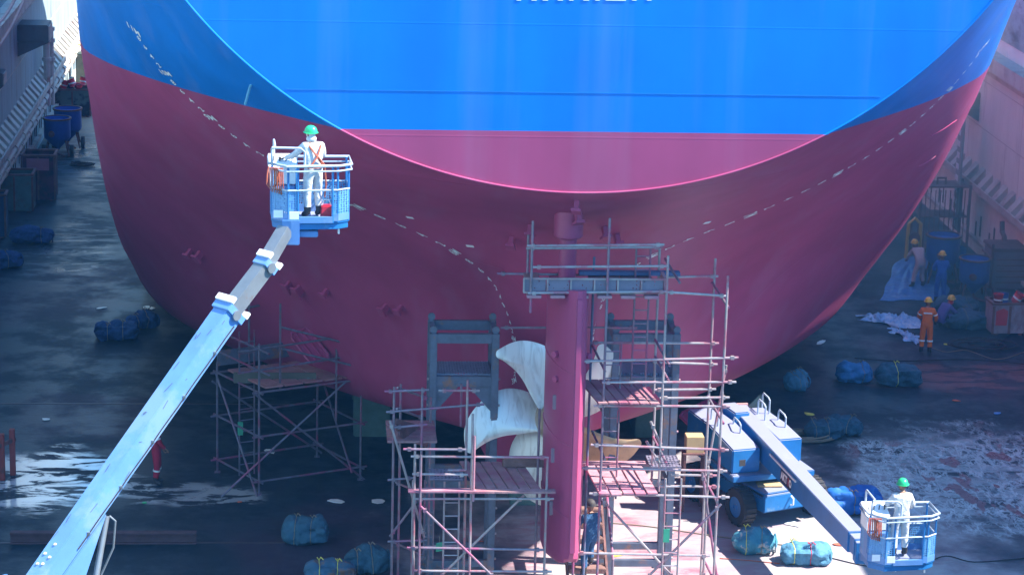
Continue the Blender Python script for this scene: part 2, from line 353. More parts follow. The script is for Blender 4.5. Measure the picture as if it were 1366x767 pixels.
def dock_wall(side, label):
    X = XL if side < 0 else XR; s = -side            # s: direction into the dock
    t = thing('dock_wall', label, 'dock wall', (X, 60, 0))
    wh = WALLH if side > 0 else 19.; w = MB(); w.box((X+side*1.5, 105, wh/2), (3, 270, wh)); w.build('wall', M_wall if side > 0 else mat('left_wall_shaded', (.3, .4, .42), .75, var=.15, scale=1.2, col2=(.16, .13, .11), mix2=(.54, .72), sc2=.9, bump=.15, bsc=6, stretch=(1, 1, .28)), t)  # left wall raised unseen to block sky; shade darkened into its paint
    l = MB(); l.box((X+s*.3, 105, 7.35), (.6, 270, .5)); l.box((X+s*.1, 105, 6.9), (.2, 270, .4)); l.build('ledge', M_wallt, t)
    r = MB(); r.box((X+s*.48, 105, 2.66), (.06, 150, .24)); r.box((X+s*.22, 105, 2.6), (.44, 150, .06)); r.build('rail', M_wallt, t)
    y = 76.
    while y < 134:
        b = MB(); b.prism([(X+s*.003, y, 2.66), (X+s*.42, y, 2.66), (X+s*.42, y, 2.78), (X+s*.003, y, 3.25)], (0, .5, 0))
        b.build('bracket', M_wallt, t); y += 1.02
    for (zz, rr, dx, y0, y1) in ((2.2, .14, .36, 76, 140), (1.78, .11, .3, 76, 140)):
        if side > 0 and rr < .15: continue
        p = MB(); p.tube((X+s*dx, y0, zz), (X+s*dx, y1, zz), rr, n=12)
        q = y0+1
        while q < y1: p.tube((X+s*dx, q, zz), (X+s*dx, q+.12, zz), rr*1.35, n=12); q += 2.6
        p.build('pipe', M_wallt, t, smooth=True)
    lo = MB(); lo.box((X+s*.08, 105, .55), (.16, 150, .12)); lo.build('lower_rail', M_wallt, t)
    # vertical slots: inset plates set proud so they read as openings with a frame
    k = 0; y = 77.
    while y < 132:
        for zz, hh, oy in ((1.1, .75, 0), (.85, .6, .62)):
            q = MB(); q.box((X+s*.012, y+oy, zz), (.02, .14, hh)); q.build('slot', M_dark, t)
        y += 1.9; k += 1
    for z in (4.6, 6.3, 9.8, 12):
        q = MB(); q.box((X+s*.004, 105, z), (.008, 270, .03)); q.build('plate_seam', M_wallt, t)
    for y in range(70, 140, 7):
        q = MB(); q.box((X+s*.004, y, 5.2), (.006, .03, 4)); q.build('plate_seam', M_wallt, t)
    return t
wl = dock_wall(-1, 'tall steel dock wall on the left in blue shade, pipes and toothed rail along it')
wr_ = dock_wall(1, 'pale rust-streaked dock wall on the right behind the ship, with a toothed rail and one pipe')
# top rails
for X, s in ((XL-.2, 1), (XR+.2, -1)):
    pass
# wall fittings
M_box = mat('fitting_grey', (.12, .14, .15), .6, col2=(.15, .08, .06))
def wallbox(p, X, size, s, name, label, cat):
    t = thing(name, label, cat, (X, p.y, p.z)); b = MB(); b.box((X+s*size[0]/2, p.y, p.z), size); b.build('body', M_box, t, bevel=.03)
    b = MB(); b.box((X+s*(size[0]+.02), p.y, p.z), (.04, size[1]*.8, size[2]*.8)); b.build('cover', M_wallt, t)
    b = MB(); b.prism([(X+s*.003, p.y-size[1]/2, p.z-size[2]/2-.003), (X+s*size[0], p.y-size[1]/2, p.z-size[2]/2-.003), (X+s*.003, p.y-size[1]/2, p.z-size[2]*1.3)], (0, size[1], 0)); b.build('bracket', M_box, t)
    return t
wallbox(atX(43, 42, XL+.5), XL, (1.2, 1.5, .7), 1, 'junction_box', 'dark boxy fitting jutting from the left dock wall near the top left', 'wall fitting')
wallbox(atX(2, 104, XL+.4), XL, (.5, 1.0, .5), 1, 'junction_box', 'small dark box on the left dock wall at the picture edge', 'wall fitting')
wallbox(atX(1287, 130, XR-.4), XR, (.8, 1.4, .6), -1, 'junction_box', 'dark bracketed box on the right dock wall just beside the hull', 'wall fitting')
# vertical pipe pair, left wall
t = thing('standpipe', 'pair of short upright pipes with couplings on the left dock wall', 'pipe', (XL, 112, 0))
for dy in (0, .9):
    a = atX(62+dy*6, 66, XL+.4); b = MB(); b.tube((a.x, a.y, a.z-2.4), (a.x, a.y, a.z+.9), .14, n=10)
    for q in (.8, .3, -.5): b.tube((a.x, a.y, a.z+q), (a.x, a.y, a.z+q+.15), .2, n=10)
    b.build('pipe', M_wallt, t, smooth=True)
# slack ropes at top left
for (a_, b_) in (((0, 55), (30, 0)), ((0, 18), (18, 0))):
    p0 = atX(a_[0]-14, a_[1]+22, XL+.9); p1 = atX(b_[0]+10, b_[1]-20, XL+.9)
    q = MB(); q.path([p0.lerp(p1, i/8)+V((0, 0, -.3*math.sin(math.pi*i/8))) for i in range(9)], .06, 6)
    tag(q.build('rope', mat('rope_pink', (.45, .3, .28), .8), smooth=True), 'faded pink rope slung along the upper left dock wall, the %s of two' % ('lower' if a_[1] > 50 else 'upper'), 'rope')
# depth gauge strip right wall
t = thing('depth_gauge', 'upright grey depth gauge board with white ticks on the right dock wall', 'depth gauge', (XR, 95, 0))
gp = atX(1279, 230, XR-.85); b = MB(); b.box((gp.x, gp.y, gp.z), (.06, .7, 4.2)); b.build('board', mat('gauge_grey', (.3, .33, .3), .6), t)
for i in range(10):
    b = MB(); b.box((gp.x-.035, gp.y+.12, gp.z-1.9+i*.42), (.02, .36, .2)); b.build('tick', M_white, t)
t = thing('hanging_valve', 'rusty valve elbow hanging below the pipe on the right dock wall', 'valve', (XR, 85, 1))
p = atX(1340, 312, XR-.5); b = MB(); b.path([p+V((0, .4, .35)), p+V((0, .3, 0)), p+V((0, 0, -.1)), p+V((0, -.1, -.45))], .09, 8); b.lathe(p+V((0, -.1, -.5)), [(.14, -.1), (.14, .1)], 10)
b.build('elbow', M_rust, t, smooth=True)
# pale green stain panel at upper right wall
q = MB(); q.prism([(XR-.01, 75, 8.1), (XR-.01, 90, 8.1), (XR-.01, 90, 11), (XR-.01, 75, 11)], (-.02, 0, 0))
q.build('plate_panel', mat('panel_weathered', (.34, .4, .38), .8, var=.2, col2=(.16, .15, .15), mix2=(.5, .6), sc2=.6, stretch=(1, .4, 1)), wr_)

# ------------------------------------------------------------------ the ship
def pchip(xs, ys, x):
    xs = np.asarray(xs, float); ys = np.asarray(ys, float); h = np.diff(xs); dl = np.diff(ys)/h
    m_ = np.zeros(len(xs)); m_[0] = dl[0]; m_[-1] = dl[-1]
    for i in range(1, len(xs)-1):
        if dl[i-1]*dl[i] > 0:
            w1 = 2*h[i]+h[i-1]; w2 = h[i]+2*h[i-1]; m_[i] = (w1+w2)/(w1/dl[i-1]+w2/dl[i])
    i = int(np.clip(np.searchsorted(xs, x)-1, 0, len(xs)-2)); t = (x-xs[i])/h[i]
    t = min(max(t, 0), 1.)
    return ((1+2*t)*(1-t)**2*ys[i] + t*(1-t)**2*h[i]*m_[i] + t*t*(3-2*t)*ys[i+1] + t*t*(t-1)*h[i]*m_[i+1])
YT = 50.5; ZB = 10.35; RT = 10.4
BL = [0, 2, 4, 6, 8, 9.5, 10.5, 11.2, 11.4]
ROWS = {1.7: [60.3, 62.6, 64.6, 67.2, 70.2, 72.8, 75.4, 79, 83],
        2.2: [58.8, 60.6, 62.6, 65, 68.0, 70.8, 73.8, 78, 81.5],
        4: [58, 59.4, 61.3, 63.3, 65.7, 67.9, 70.2, 73.2, 76.5],
        6: [57, 58, 59.6, 61.4, 63.2, 64.7, 66.1, 68.1, 71.5],
        7.7: [55.2, 55.9, 57.3, 59.2, 61.0, 62.5, 63.9, 65.9, 69.5],
        8.7: [54.0, 54.5, 55.7, 57.4, 59.4, 61.0, 62.5, 64.6, 68.2],
        9.65: [52.0, 52.6, 53.8, 55.7, 58, 59.8, 61.5, 63.8, 67.2],
        10.35: [50.5, 51.0, 52.3, 54.1, 56.6, 58.6, 60.5, 62.9, 66.5],
        10.7: [49.6, 50.3, 51.7, 53.5, 56.1, 58.2, 60.1, 62.5, 66],
        11.6: [47.6, 48.3, 49.7, 51.4, 54.2, 56.9, 59, 61.5, 65.2],
        12.6: [46.6, 47.2, 48.4, 50.2, 53, 55.9, 58, 60.7, 64.4],
        14.3: [44.5, 45.2, 46.6, 48.3, 50.7, 53.2, 55.6, 59, 63],
        18: [42, 42.7, 44, 46, 48.4, 50.6, 53, 57, 61.5]}
ZK = sorted(ROWS)
for _i in range(3, 9):                                   # fair the lines: one smooth curve per column above the bilge
    _z = [k for k in ZK if k >= 4]; _f = np.polyfit(_z, [ROWS[k][_i] for k in _z], 3)
    for k in _z: ROWS[k][_i] = float(np.polyval(_f, k))
def b0(z):
    if z <= ZB: return 0.
    h = z-ZB
    return min(math.sqrt(max(2*RT*h-h*h, 0)) if h < RT else RT, 9.9+.02*h)
_c = {}
def yh(z, b):
    key = round(z, 4)
    if key not in _c: _c[key] = [pchip(ZK, [ROWS[k][i] for k in ZK], z) for i in range(len(BL))]
    return pchip(BL, _c[key], b)
SK = [(1.7, 57.0), (3.2, 57.0), (3.8, 56.3), (4.3, 56.3), (4.8, 56.7), (6, 56.2), (7.2, 55.6), (8.5, 55.0), (10.4, 52.5)]
def ysk(z, b):
    Ya = pchip([p[0] for p in SK], [p[1] for p in SK], min(z, 10.4))
    w = 1.15
    return Ya + 1.3*(b/w)**2 if b < w else Ya+1.3+(b-w)*14
def Yf(z, b):
    y = yh(z, b)
    if z > ZB:
        c = b0(z); return YT + max(y+(YT-yh(z, c))*math.exp(-((b-c)/2.5)**2)-YT, 0) if b > c else YT
    if z < ZB:
        k = ysk(z, b); a = 2.2                      # smooth minimum fairs the skeg into the run
        y = -math.log(math.exp(-a*(y-60))+math.exp(-a*(k-60)))/a+60
    return max(y, YT)
def bow(Y): return 11.4 if Y < 92 else 11.4*math.sqrt(max(1-((Y-92)/22.)**2, 0))
ship = thing('cargo_ship', 'blue and magenta red ship stern seen from behind, resting in the dry dock', 'ship', (0, 56, 0))
zs = [1.7, 1.72, 1.8, 1.95, 2.2]+list(np.arange(2.45, 10.3, .22))+[10.35, 10.4]+[10.41, 10.44, 10.5, 10.6, 10.75]+list(np.arange(10.95, 18.01, .3))
zs = sorted(set(round(float(z), 4) for z in zs))
NB = 46
ts = [(i/NB)**1.35 for i in range(NB+1)]
mid = list(np.arange(84, 92, 4))+list(92+22.*np.sin(np.linspace(0, math.pi/2, 10)))
hull = MB(); idx = {}
for s in (-1, 1):
    for i, z in enumerate(zs):
        bb = b0(z)
        for j, tt in enumerate(ts):
            b_ = bb+(11.4-bb)*tt
            idx[s, i, j] = len(hull.v); hull.v.append(V((s*b_, Yf(z, b_), z)))
        for j, Y in enumerate(mid):
            idx[s, i, NB+1+j] = len(hull.v); hull.v.append(V((s*bow(Y), max(Y, 84), z)))
    nj = NB+1+len(mid)
    for i in range(len(zs)-1):
        for j in range(nj-1):
            hull.f.append([idx[s, i, j], idx[s, i, j+1], idx[s, i+1, j+1], idx[s, i+1, j]]); hull.mi.append(0)
for j in range(nj-1):                                   # flat bottom and deck
    for i in (0, len(zs)-1):
        hull.f.append([idx[-1, i, j], idx[1, i, j], idx[1, i, j+1], idx[-1, i, j+1]]); hull.mi.append(0)
hull.build('hull', M_hull, ship, smooth=True, ang=60)
# transom plate
tr = MB(); top = [z for z in zs if z >= ZB-1e-6]
L_ = [V((-b0(z), YT, z)) for z in top]; R_ = [V((b0(z), YT, z)) for z in top]
for i in range(len(top)-1):
    if i == 0: tr.add([L_[0], R_[1], L_[1]], [(0, 1, 2)])
    else: tr.add([L_[i], R_[i], R_[i+1], L_[i+1]], [(0, 1, 2, 3)])
tr.build('transom', M_hull, ship)
rim = [V((-b0(z), YT-.02, z)) for z in reversed([ZB+.001*k*k for k in range(0, 88)])]
rim = [p for p in rim]+[V((-p.x, p.y, p.z)) for p in reversed(rim[:-1])]
lp = MB(); lp.path(rim, .022, 8); lp.build('transom_rim', M_hull, ship, smooth=True)
for z in (12.42,):
    q = MB(); q.box((0, YT-.004, z), (2*b0(z)-.3, .006, .02)); q.build('knuckle_line', mat('knuckle_blue', (.001, .165, .58), .5), ship)
# feet of the painted ship name at the top of the transom
for x0, x1 in ((689, 695), (709, 716), (724, 731), (744, 751), (759, 765), (778, 786), (794, 800), (808, 835), (843, 849), (863, 869)):
    a = atY(x0, 1.3, YT-.01); b_ = atY(x1, 1.3, YT-.01); q = MB(); q.box(((a.x+b_.x)/2, YT-.007, a.z+.45), (b_.x-a.x, .006, .9)); q.build('name_letter', M_white, ship)

def surf(sd_, z, u, off=.012):
    """point on the hull at the draft-mark station: u metres along the waterline, positive aft"""
    lo, hi = 0., 11.3
    if z < 7.0: Ys = 56.9
    elif z < 7.6: Ys = 56.9-(z-7)*1.67
    else: Ys = 55.9
    for _ in range(30):
        md = (lo+hi)/2
        if Yf(z, md) < Ys: lo = md
        else: hi = md
    b_ = lo; e = .02; dy = (Yf(z, b_+e)-Yf(z, b_-e))/(2*e); n = math.hypot(1, dy)
    b2 = b_ - u/n; y2 = Yf(z, b2)
    dz = (Yf(z+.03, b2)-Yf(z-.03, b2))/.06
    N_ = V((1, -1/max(dy, 1e-3), dz/max(dy, 1e-3))).normalized() if dy > 1e-3 else V((1, 0, 0))
    # surface Y - Yf(z,b) = 0 ; outward normal = (dYf/db, -1, dYf/dz)
    N_ = V((dy, -1, dz)).normalized()
    return V((sd_*(b2+N_.x*off), y2+N_.y*off, z+N_.z*off))
def glyphs(txt, size):
    cu = bpy.data.curves.new('t', 'FONT'); cu.body = txt; cu.size = size; cu.resolution_u = 2; cu.offset = .018
    o = bpy.data.objects.new('t', cu); COL.objects.link(o); dg = bpy.context.evaluated_depsgraph_get()
    me = bpy.data.meshes.new_from_object(o.evaluated_get(dg)); vs = [v.co.copy() for v in me.vertices]; fs = [list(p.vertices) for p in me.polygons]
    bpy.data.objects.remove(o); bpy.data.curves.remove(cu); bpy.data.meshes.remove(me)
    w = max(v.x for v in vs); vmin = min(v.y for v in vs)
    return [(v.x-w/2, v.y-vmin) for v in vs], fs
# small white dashes beside the marks
def onhull(x, y, Ys):
    """point on the hull seen at pixel, by marching the ray"""
    d = ray(x, y); d = d/d.y; t0 = Ys
    for k in range(900):
        Y = 49.5+k*.03; p = CAM+d*Y
        if p.z < 1.7 or p.z > 18: continue
        if abs(p.x) < 11.3 and abs(p.x) >= b0(p.z) and Y >= Yf(p.z, abs(p.x)): return p
    return None
def hnorm(p):
    b_ = abs(p.x); s = 1 if p.x >= 0 else -1; e = .03
    dy = (Yf(p.z, b_+e)-Yf(p.z, max(b_-e, 0)))/(2*e); dz = (Yf(p.z+e, b_)-Yf(p.z-e, b_))/(2*e)
    return V((s*dy, -1, dz)).normalized()
LM = {3: (686, 511), 3.2: (686, 500.5), 3.4: (686.5, 489.5), 3.6: (686.5, 478), 3.8: (686.3, 467), 4: (685.5, 455), 4.2: (683.5, 443.5), 4.4: (681, 432.5), 4.6: (677.5, 421), 4.8: (673.5, 409.5), 5: (667, 397.6), 5.2: (663, 387), 5.4: (655, 375), 5.6: (645, 363.5), 5.8: (631, 351.6), 6: (612, 339.6), 6.2: (594, 328), 6.4: (570, 316.4), 6.6: (542, 304), 6.8: (514.6, 292.4), 7: (485.6, 280.4), 7.2: (460, 268), 7.4: (436, 256), 7.6: (415, 244), 7.8: (392, 232), 8: (371, 220), 8.2: (352, 208), 8.4: (333, 197), 8.6: (316, 184.5), 8.8: (300, 172.5), 9: (284.5, 161), 9.2: (272, 149), 9.4: (258.5, 137.3), 9.6: (246, 125.4), 9.8: (234.5, 113.7), 10: (222.7, 101), 10.2: (214.5, 90.3), 10.4: (204.7, 78.7), 10.6: (196, 66.4), 10.8: (187.8, 55), 11: (179, 42.8), 11.2: (174, 31)}
RM = {3.8: (789.5, 467), 4: (790, 456), 4.2: (791.5, 445), 4.4: (793, 434), 4.6: (795.8, 423.5), 4.8: (800.5, 412), 5: (804.5, 401.5), 5.2: (809, 391), 5.4: (816, 379.5), 5.6: (828, 368), 5.8: (844.5, 356.7), 6: (862, 344.5), 6.2: (887, 332.8), 6.4: (911, 322), 6.6: (938, 311), 6.8: (966, 301), 7: (991.6, 290.4), 7.2: (1019, 279.5), 7.4: (1045, 268), 7.6: (1068, 257), 7.8: (1090.5, 246.5), 8: (1110.6, 235), 8.2: (1131, 224), 8.4: (1150, 213), 8.6: (1167.6, 201.7), 8.8: (1184, 190.3), 9: (1198.6, 179.5), 9.2: (1213.5, 168.4), 9.4: (1227, 156.8), 9.6: (1239.8, 145.5), 9.8: (1251.5, 134), 10: (1263, 122), 10.2: (1273, 112), 10.4: (1283, 99.8), 10.6: (1292.5, 88.7), 10.8: (1301, 77.5), 11: (1309, 66.8), 11.2: (1315, 57)}
for tab in (LM, RM):
    ks = sorted(tab); P_ = [onhull(*tab[k], 0) for k in ks]
    for i in range(len(ks)-1):
        p, p2 = P_[i], P_[i+1]
        if not p or not p2: continue
        d10 = round(ks[i]*10); txt = '%dM' % (d10//10) if d10 % 10 == 0 else str(d10 % 10)
        n = hnorm(p); upd = (p2-p); step = min(upd.length, 2.); upd = (upd-n*upd.dot(n)).normalized(); rtd = upd.cross(n).normalized()
        gv, gf = glyphs(txt, 1.)
        hgt = step*(.55 if len(txt) == 1 else .66); wd = .13+.05*min(max(ks[i]-5, 0), 4)
        vs = []
        for u_, v_ in gv:
            w_ = p + rtd*u_*wd + upd*(v_/.72)*hgt; n2 = n
            b_ = abs(w_.x); yy = Yf(w_.z, max(b_, b0(w_.z)))
            vs.append(V((w_.x, min(yy-.02, w_.y+.3), w_.z)))
        q = MB(); q.add(vs, gf); q.build('draft_mark', M_white, ship)
for (x, y) in ((547, 290), (627, 328), (943, 297)):
    p = onhull(x, y, 0)
    if p:
        n = hnorm(p); tx = n.cross(V((0, 0, 1))).normalized(); ty = n.cross(tx)
        q = MB(); q.prism([p+n*.012+tx*a+ty*b_ for a, b_ in ((-.09, -.05), (.09, -.05), (.09, .05), (-.09, .05))], -n*.01); q.build('stern_mark', M_white, ship)
# lugs and anodes welded on the counter
for (x, y, L) in ((683, 317, .3), (822, 313, .3), (770, 268, .4), (770, 283, .3), (708, 300, .3), (806, 303, .3), (402, 384, .5), (388, 378, .4), (437, 386, .2), (516, 408, .35), (536, 408, .2), (268, 337, .35), (255, 333, .2)):
    p = onhull(x, y, 0)
    if p:
        n = hnorm(p); q = MB(); q.beam(p-n*.05, p+n*.22, .1, L*.5); q.beam(p+n*.2, p+n*.26, .2, L*.8); q.build('lug', M_red, ship)
# fender bracket on the blue quarter
p = onhull(338, 118, 0)
if p:
    n = hnorm(p); q = MB(); q.path([p+n*.03+V((.1, 0, .24)), p+n*.2+V((.05, 0, .2)), p+n*.12+V((-.1, 0, -.25))], .028, 8); q.build('fairlead_pipe', mat('pale_teal', (.1, .35, .5), .5), ship, smooth=True)
# bilge keel weld lines (thin raised beads following waterlines)
def bead(pts, r=.009, name='weld_bead', m=None):
    ps = [q for q in (onhull(x, y, 0) for x, y in pts) if q]
    if len(ps) > 2:
        q = MB(); q.path([a+hnorm(a)*.01 for a in ps], r, 5); q.build(name, m or M_hull, ship, smooth=True)
bead([(1168+i*8, 47.5-i*i*.05-i*1.6) for i in range(0, 20)]); bead([(1242, 181), (1260, 171), (1276, 160)]); bead([(1225, 222), (1240, 214), (1248, 208)])
# hinged sea-chest gratings
def grating(c, x, y, name='sea_chest_grating'):
    """c centre, x/y half vectors"""
    gr = MB(); pts = []
    for a, b_ in ((-1, -.75), (-.75, -1), (.75, -1), (1, -.75), (1, .75), (.75, 1), (-.75, 1), (-1, .75), (-1, -.75)): pts.append(c+x*a+y*b_)
    gr.path(pts, .045, 6)
    for k in (-.35, .35): gr.beam(c+x*k-y, c+x*k+y, .05, .05)
    n = x.cross(y).normalized(); k = -.9
    gr.prism([c+n*.01+x*a+y*b_ for a, b_ in ((-.95, -.8), (-.8, -.95), (.8, -.95), (.95, -.8), (.95, .8), (.8, .95), (-.8, .95), (-.95, .8))], n*.03)
    gr.build(name, mat('grating_red', (.36, .05, .14), .5), ship)
def quad(P0, P1, P2):    # three corners (origin, along, across)
    return (P1+P2)/2, (P1-P0)/2, (P2-P0)/2
for (q0, q1, q2, Y) in (((385, 446), (410, 437), (416, 487), 62.8), ((905, 553), (948, 532), (925, 572), 64.5)):
    P0, P1, P2 = atY(*q0, Y), atY(*q1, Y+.2), atY(*q2, Y-.5)
    grating(*[V(v) for v in quad(P0, P1, P2)])

# rudder
yaw = rad(3.5); Rz = Matrix.Rotation(yaw, 3, 'Z'); RC = V((-.02, 52.7, 0))
def rp(x, y, z): return RC + Rz @ V((x, y, z))
prof = [(-1.65, .05), (-1.5, .15), (-1.2, .25), (-.8, .33), (-.3, .37), (.1, .38), (.5, .36), (.85, .31), (1.1, .2), (1.25, 0)]
def foil(z, sc=1., cut=0.):
    pts = [(w*sc, y) for y, w in prof]; pts = pts+[(-x, y) for x, y in reversed(pts[:-1])]
    return [rp(x, max(y, -1.65+cut), z+(.28*(-y/1.65) if y < 0 and z < 2.5 else (.3*(-y/1.65) if y < 0 and z > 7 else 0))) for x, y in pts]
zz = [(1.72, .75, .35), (1.76, .9, .2), (1.86, 1, .08), (2.0, 1, 0), (4, 1, 0), (6, 1, 0), (7.75, 1, 0), (7.82, .92, 0)]
rb = MB(); n = 0
for z, sc, cut in zz: rb.v += foil(z, sc, cut); n = len(foil(z))
for i in range(len(zz)-1):
    for j in range(n): rb.f.append([i*n+j, i*n+(j+1) % n, (i+1)*n+(j+1) % n, (i+1)*n+j]); rb.mi.append(0)
rb.f.append(list(range(n-1, -1, -1))); rb.f.append(list(range((len(zz)-1)*n, len(zz)*n))); rb.mi += [0, 0]
rudder = rb.build('rudder', M_red, ship, smooth=True, ang=28)
q = MB(); q.beam(rp(0, -1.66, 2.3), rp(0, -1.66, 7.95), .13, .1, (0, 1, 0)); q.build('trailing_edge', M_red, rudder, bevel=.02)
for (z) in (3.1, 4.7, 6.3):
    q = MB(); pts = [rp(-(w+.006), y, z) for y, w in prof]; q.path(pts, .012, 5); q.build('weld_bead', M_red, rudder, smooth=True)
for (x, z) in ((-.3, 2.9), (-.3, 4.1), (-.3, 5.3)):
    q = MB(); q.beam(rp(-.335, -.85, z), rp(-.335, -.85, z+.32), .1, .06, (0, 1, 0)); q.build('anode', mat('anode_grey', (.3, .2, .24), .6), rudder, bevel=.01)
for (x, z) in ((-.33, 6.55), (-.3, 6.0), (.3, 6.5)):
    q = MB(); q.lathe(rp(x, -.9, z), [(.07, -.1), (.07, .1)], 10, axis=(1 if x > 0 else -1, -.8, 0)); q.build('lifting_lug', M_red, rudder, smooth=True)
stk = MB(); stk.tube((-.05, 52.6, 7.7), (-.05, 52.6, 9.6), .19, n=24); stk.build('rudder_stock', M_red, ship, smooth=True)
trk = MB(); trk.lathe((-.05, 52.6, 0), [(.28, 8.92), (.315, 8.96), (.315, 9.7)], 28); trk.build('rudder_trunk', M_red, ship, smooth=True)
# propeller
PC = V((0, 54.9, 4.02)); prop = MB()
prop.lathe(PC, [(.05, -.75), (.2, -.7), (.33, -.45), (.4, -.1), (.42, .3), (.4, .9), (.4, 1.6)], 24, axis=(0, 1, 0))
propeller = prop.build('propeller', M_bronze, ship, smooth=True)
prop.v[0]
def mat_blade():
    M = bpy.data.materials.new('blade_sky_sheen'); M.use_nodes = True; t = M.node_tree; N = t.nodes; L = t.links; b = N['Principled BSDF']
    tc = N.new('ShaderNodeTexCoord'); sx = N.new('ShaderNodeSeparateXYZ'); L.new(tc.outputs['Object'], sx.inputs[0])
    mp = N.new('ShaderNodeMapping'); mp.inputs['Rotation'].default_value = (0, rad(35), 0); mp.inputs['Scale'].default_value = (3.2, 1, .7); L.new(tc.outputs['Object'], mp.inputs[0])
    n1 = N.new('ShaderNodeTexNoise'); n1.inputs['Scale'].default_value = 1.6; n1.inputs['Detail'].default_value = 8; n1.inputs['Distortion'].default_value = 1.3; L.new(mp.outputs[0], n1.inputs[0])
    m1 = N.new('ShaderNodeMapRange'); m1.inputs[1].default_value = .5; m1.inputs[2].default_value = .9; L.new(n1.outputs[0], m1.inputs[0])
    n2 = N.new('ShaderNodeTexNoise'); n2.inputs['Scale'].default_value = 1.1; L.new(tc.outputs['Object'], n2.inputs[0])
    mx = N.new('ShaderNodeMix'); mx.data_type = 'RGBA'; L.new(m1.outputs[0], mx.inputs['Factor']); mx.inputs[6].default_value = (.86, .88, .82, 1); mx.inputs[7].default_value = (.34, .3, .24, 1)  # pale base stands for the sky reflected in the polished bronze
    L.new(mx.outputs[2], b.inputs['Base Color']); b.inputs['Roughness'].default_value = .42; b.inputs['Metallic'].default_value = .45
    return M
M_bl = mat_blade()
outl = [(-13, -11), (-39, -17), (-62, -21), (-79, -27), (-93, -35.5), (-102, -43), (-108, -42), (-110.5, -37), (-112, -18), (-107, -1.5), (-95, 15), (-79, 28), (-60, 34), (-41, 32.5), (-25, 25.5), (-13, 13)]
a0 = math.atan2(-43, -105)
_o = []
for i in range(len(outl)-1):                             # round the traced outline
    p0_, p1_, p2_, p3_ = [V((*outl[min(max(q, 0), len(outl)-1)], 0)) for q in (i-1, i, i+1, i+2)]
    for u in (0, .25, .5, .75): _w = (p1_*2+(p2_-p0_)*u+(p0_*2-p1_*5+p2_*4-p3_)*u*u+(p1_*3-p0_-p2_*3+p3_)*u**3)*.5; _o.append((_w.x, _w.y))
outl = _o+[outl[-1]]
for k, ang in enumerate((202, 131, 61, -13, -87)):
    pts = []
    for px_, py_ in outl:
        r_ = math.hypot(px_, py_)/55.; a_ = math.atan2(py_, px_)-a0+rad(ang); pts.append((max(r_, .28), a_))
    def bp3(r_, a_, off):
        rel = a_-rad(ang)                        # helicoid: pitch turns angle into depth
        tw = -.6*math.atan2(math.sin(rel), math.cos(rel))
        return V((PC.x+r_*math.cos(a_), PC.y+.2+tw*(.55+.25*r_)+off, PC.z+r_*math.sin(a_)))
    # triangulate with an inner ring grid
    cen = (sum(r*math.cos(a) for r, a in pts)/len(pts), sum(r*math.sin(a) for r, a in pts)/len(pts))
    blade = MB(); rings = []
    for fr, th in ((1, .008), (.9, .03), (.6, .06), (.25, .08)):
        for sgn in (-1, 1):
            ring = []
            for r, a in pts:
                x = cen[0]+(r*math.cos(a)-cen[0])*fr; y = cen[1]+(r*math.sin(a)-cen[1])*fr
                rr_, aa_ = math.hypot(x, y), math.atan2(y, x)
                while aa_-a > math.pi: aa_ -= 2*math.pi
                while aa_-a < -math.pi: aa_ += 2*math.pi
                ring.append(bp3(rr_, aa_, sgn*th))
            rings.append((sgn, ring))
    np_ = len(pts)
    for sgn in (-1, 1):
        rs = [r for s_, r in rings if s_ == sgn]; base = len(blade.v)
        for r in rs: blade.v += r
        for i in range(len(rs)-1):
            for j in range(np_): blade.f.append([base+i*np_+j, base+i*np_+(j+1) % np_, base+(i+1)*np_+(j+1) % np_, base+(i+1)*np_+j]); blade.mi.append(0)
        blade.f.append([base+(len(rs)-1)*np_+j for j in range(np_)]); blade.mi.append(0)
    nb_ = len(blade.v)//2
    for j in range(np_): blade.f.append([j, (j+1) % np_, nb_+(j+1) % np_, nb_+j]); blade.mi.append(0)
    mm = M_bronze if k in (3,) else M_bl
    blade.build('blade', mm, propeller, smooth=True, ang=50, label='bare bronze blade, low on the right' if k == 3 else None)
# keel and side blocks
def dock_block(x, y, h, lab, m_=None):
    t = thing('dock_block', lab, 'dock block', (x, y, 0), group='blocks carrying the ship')
    b = MB(); b.box((x, y, h*.42), (1.0, 1.5, h*.84)); b.build('concrete_base', m_ or M_concrete, t, bevel=.03)
    b = MB(); b.box((x, y, h*.92), (.9, 1.4, h*.155)); b.build('timber_cap', M_timber, t, bevel=.02)
for i, (x, y) in enumerate([(0, 61.5+2.6*k) for k in range(8)]+[(s*3.9, 67.2+3.4*k) for s in (-1, 1) for k in range(5)]):
    dock_block(x, y, 1.695, 'green-grey dock block under the left hull bottom' if x < 0 else ('dock block under the keel line behind the rudder' if x == 0 else 'dock block under the right hull bottom'))

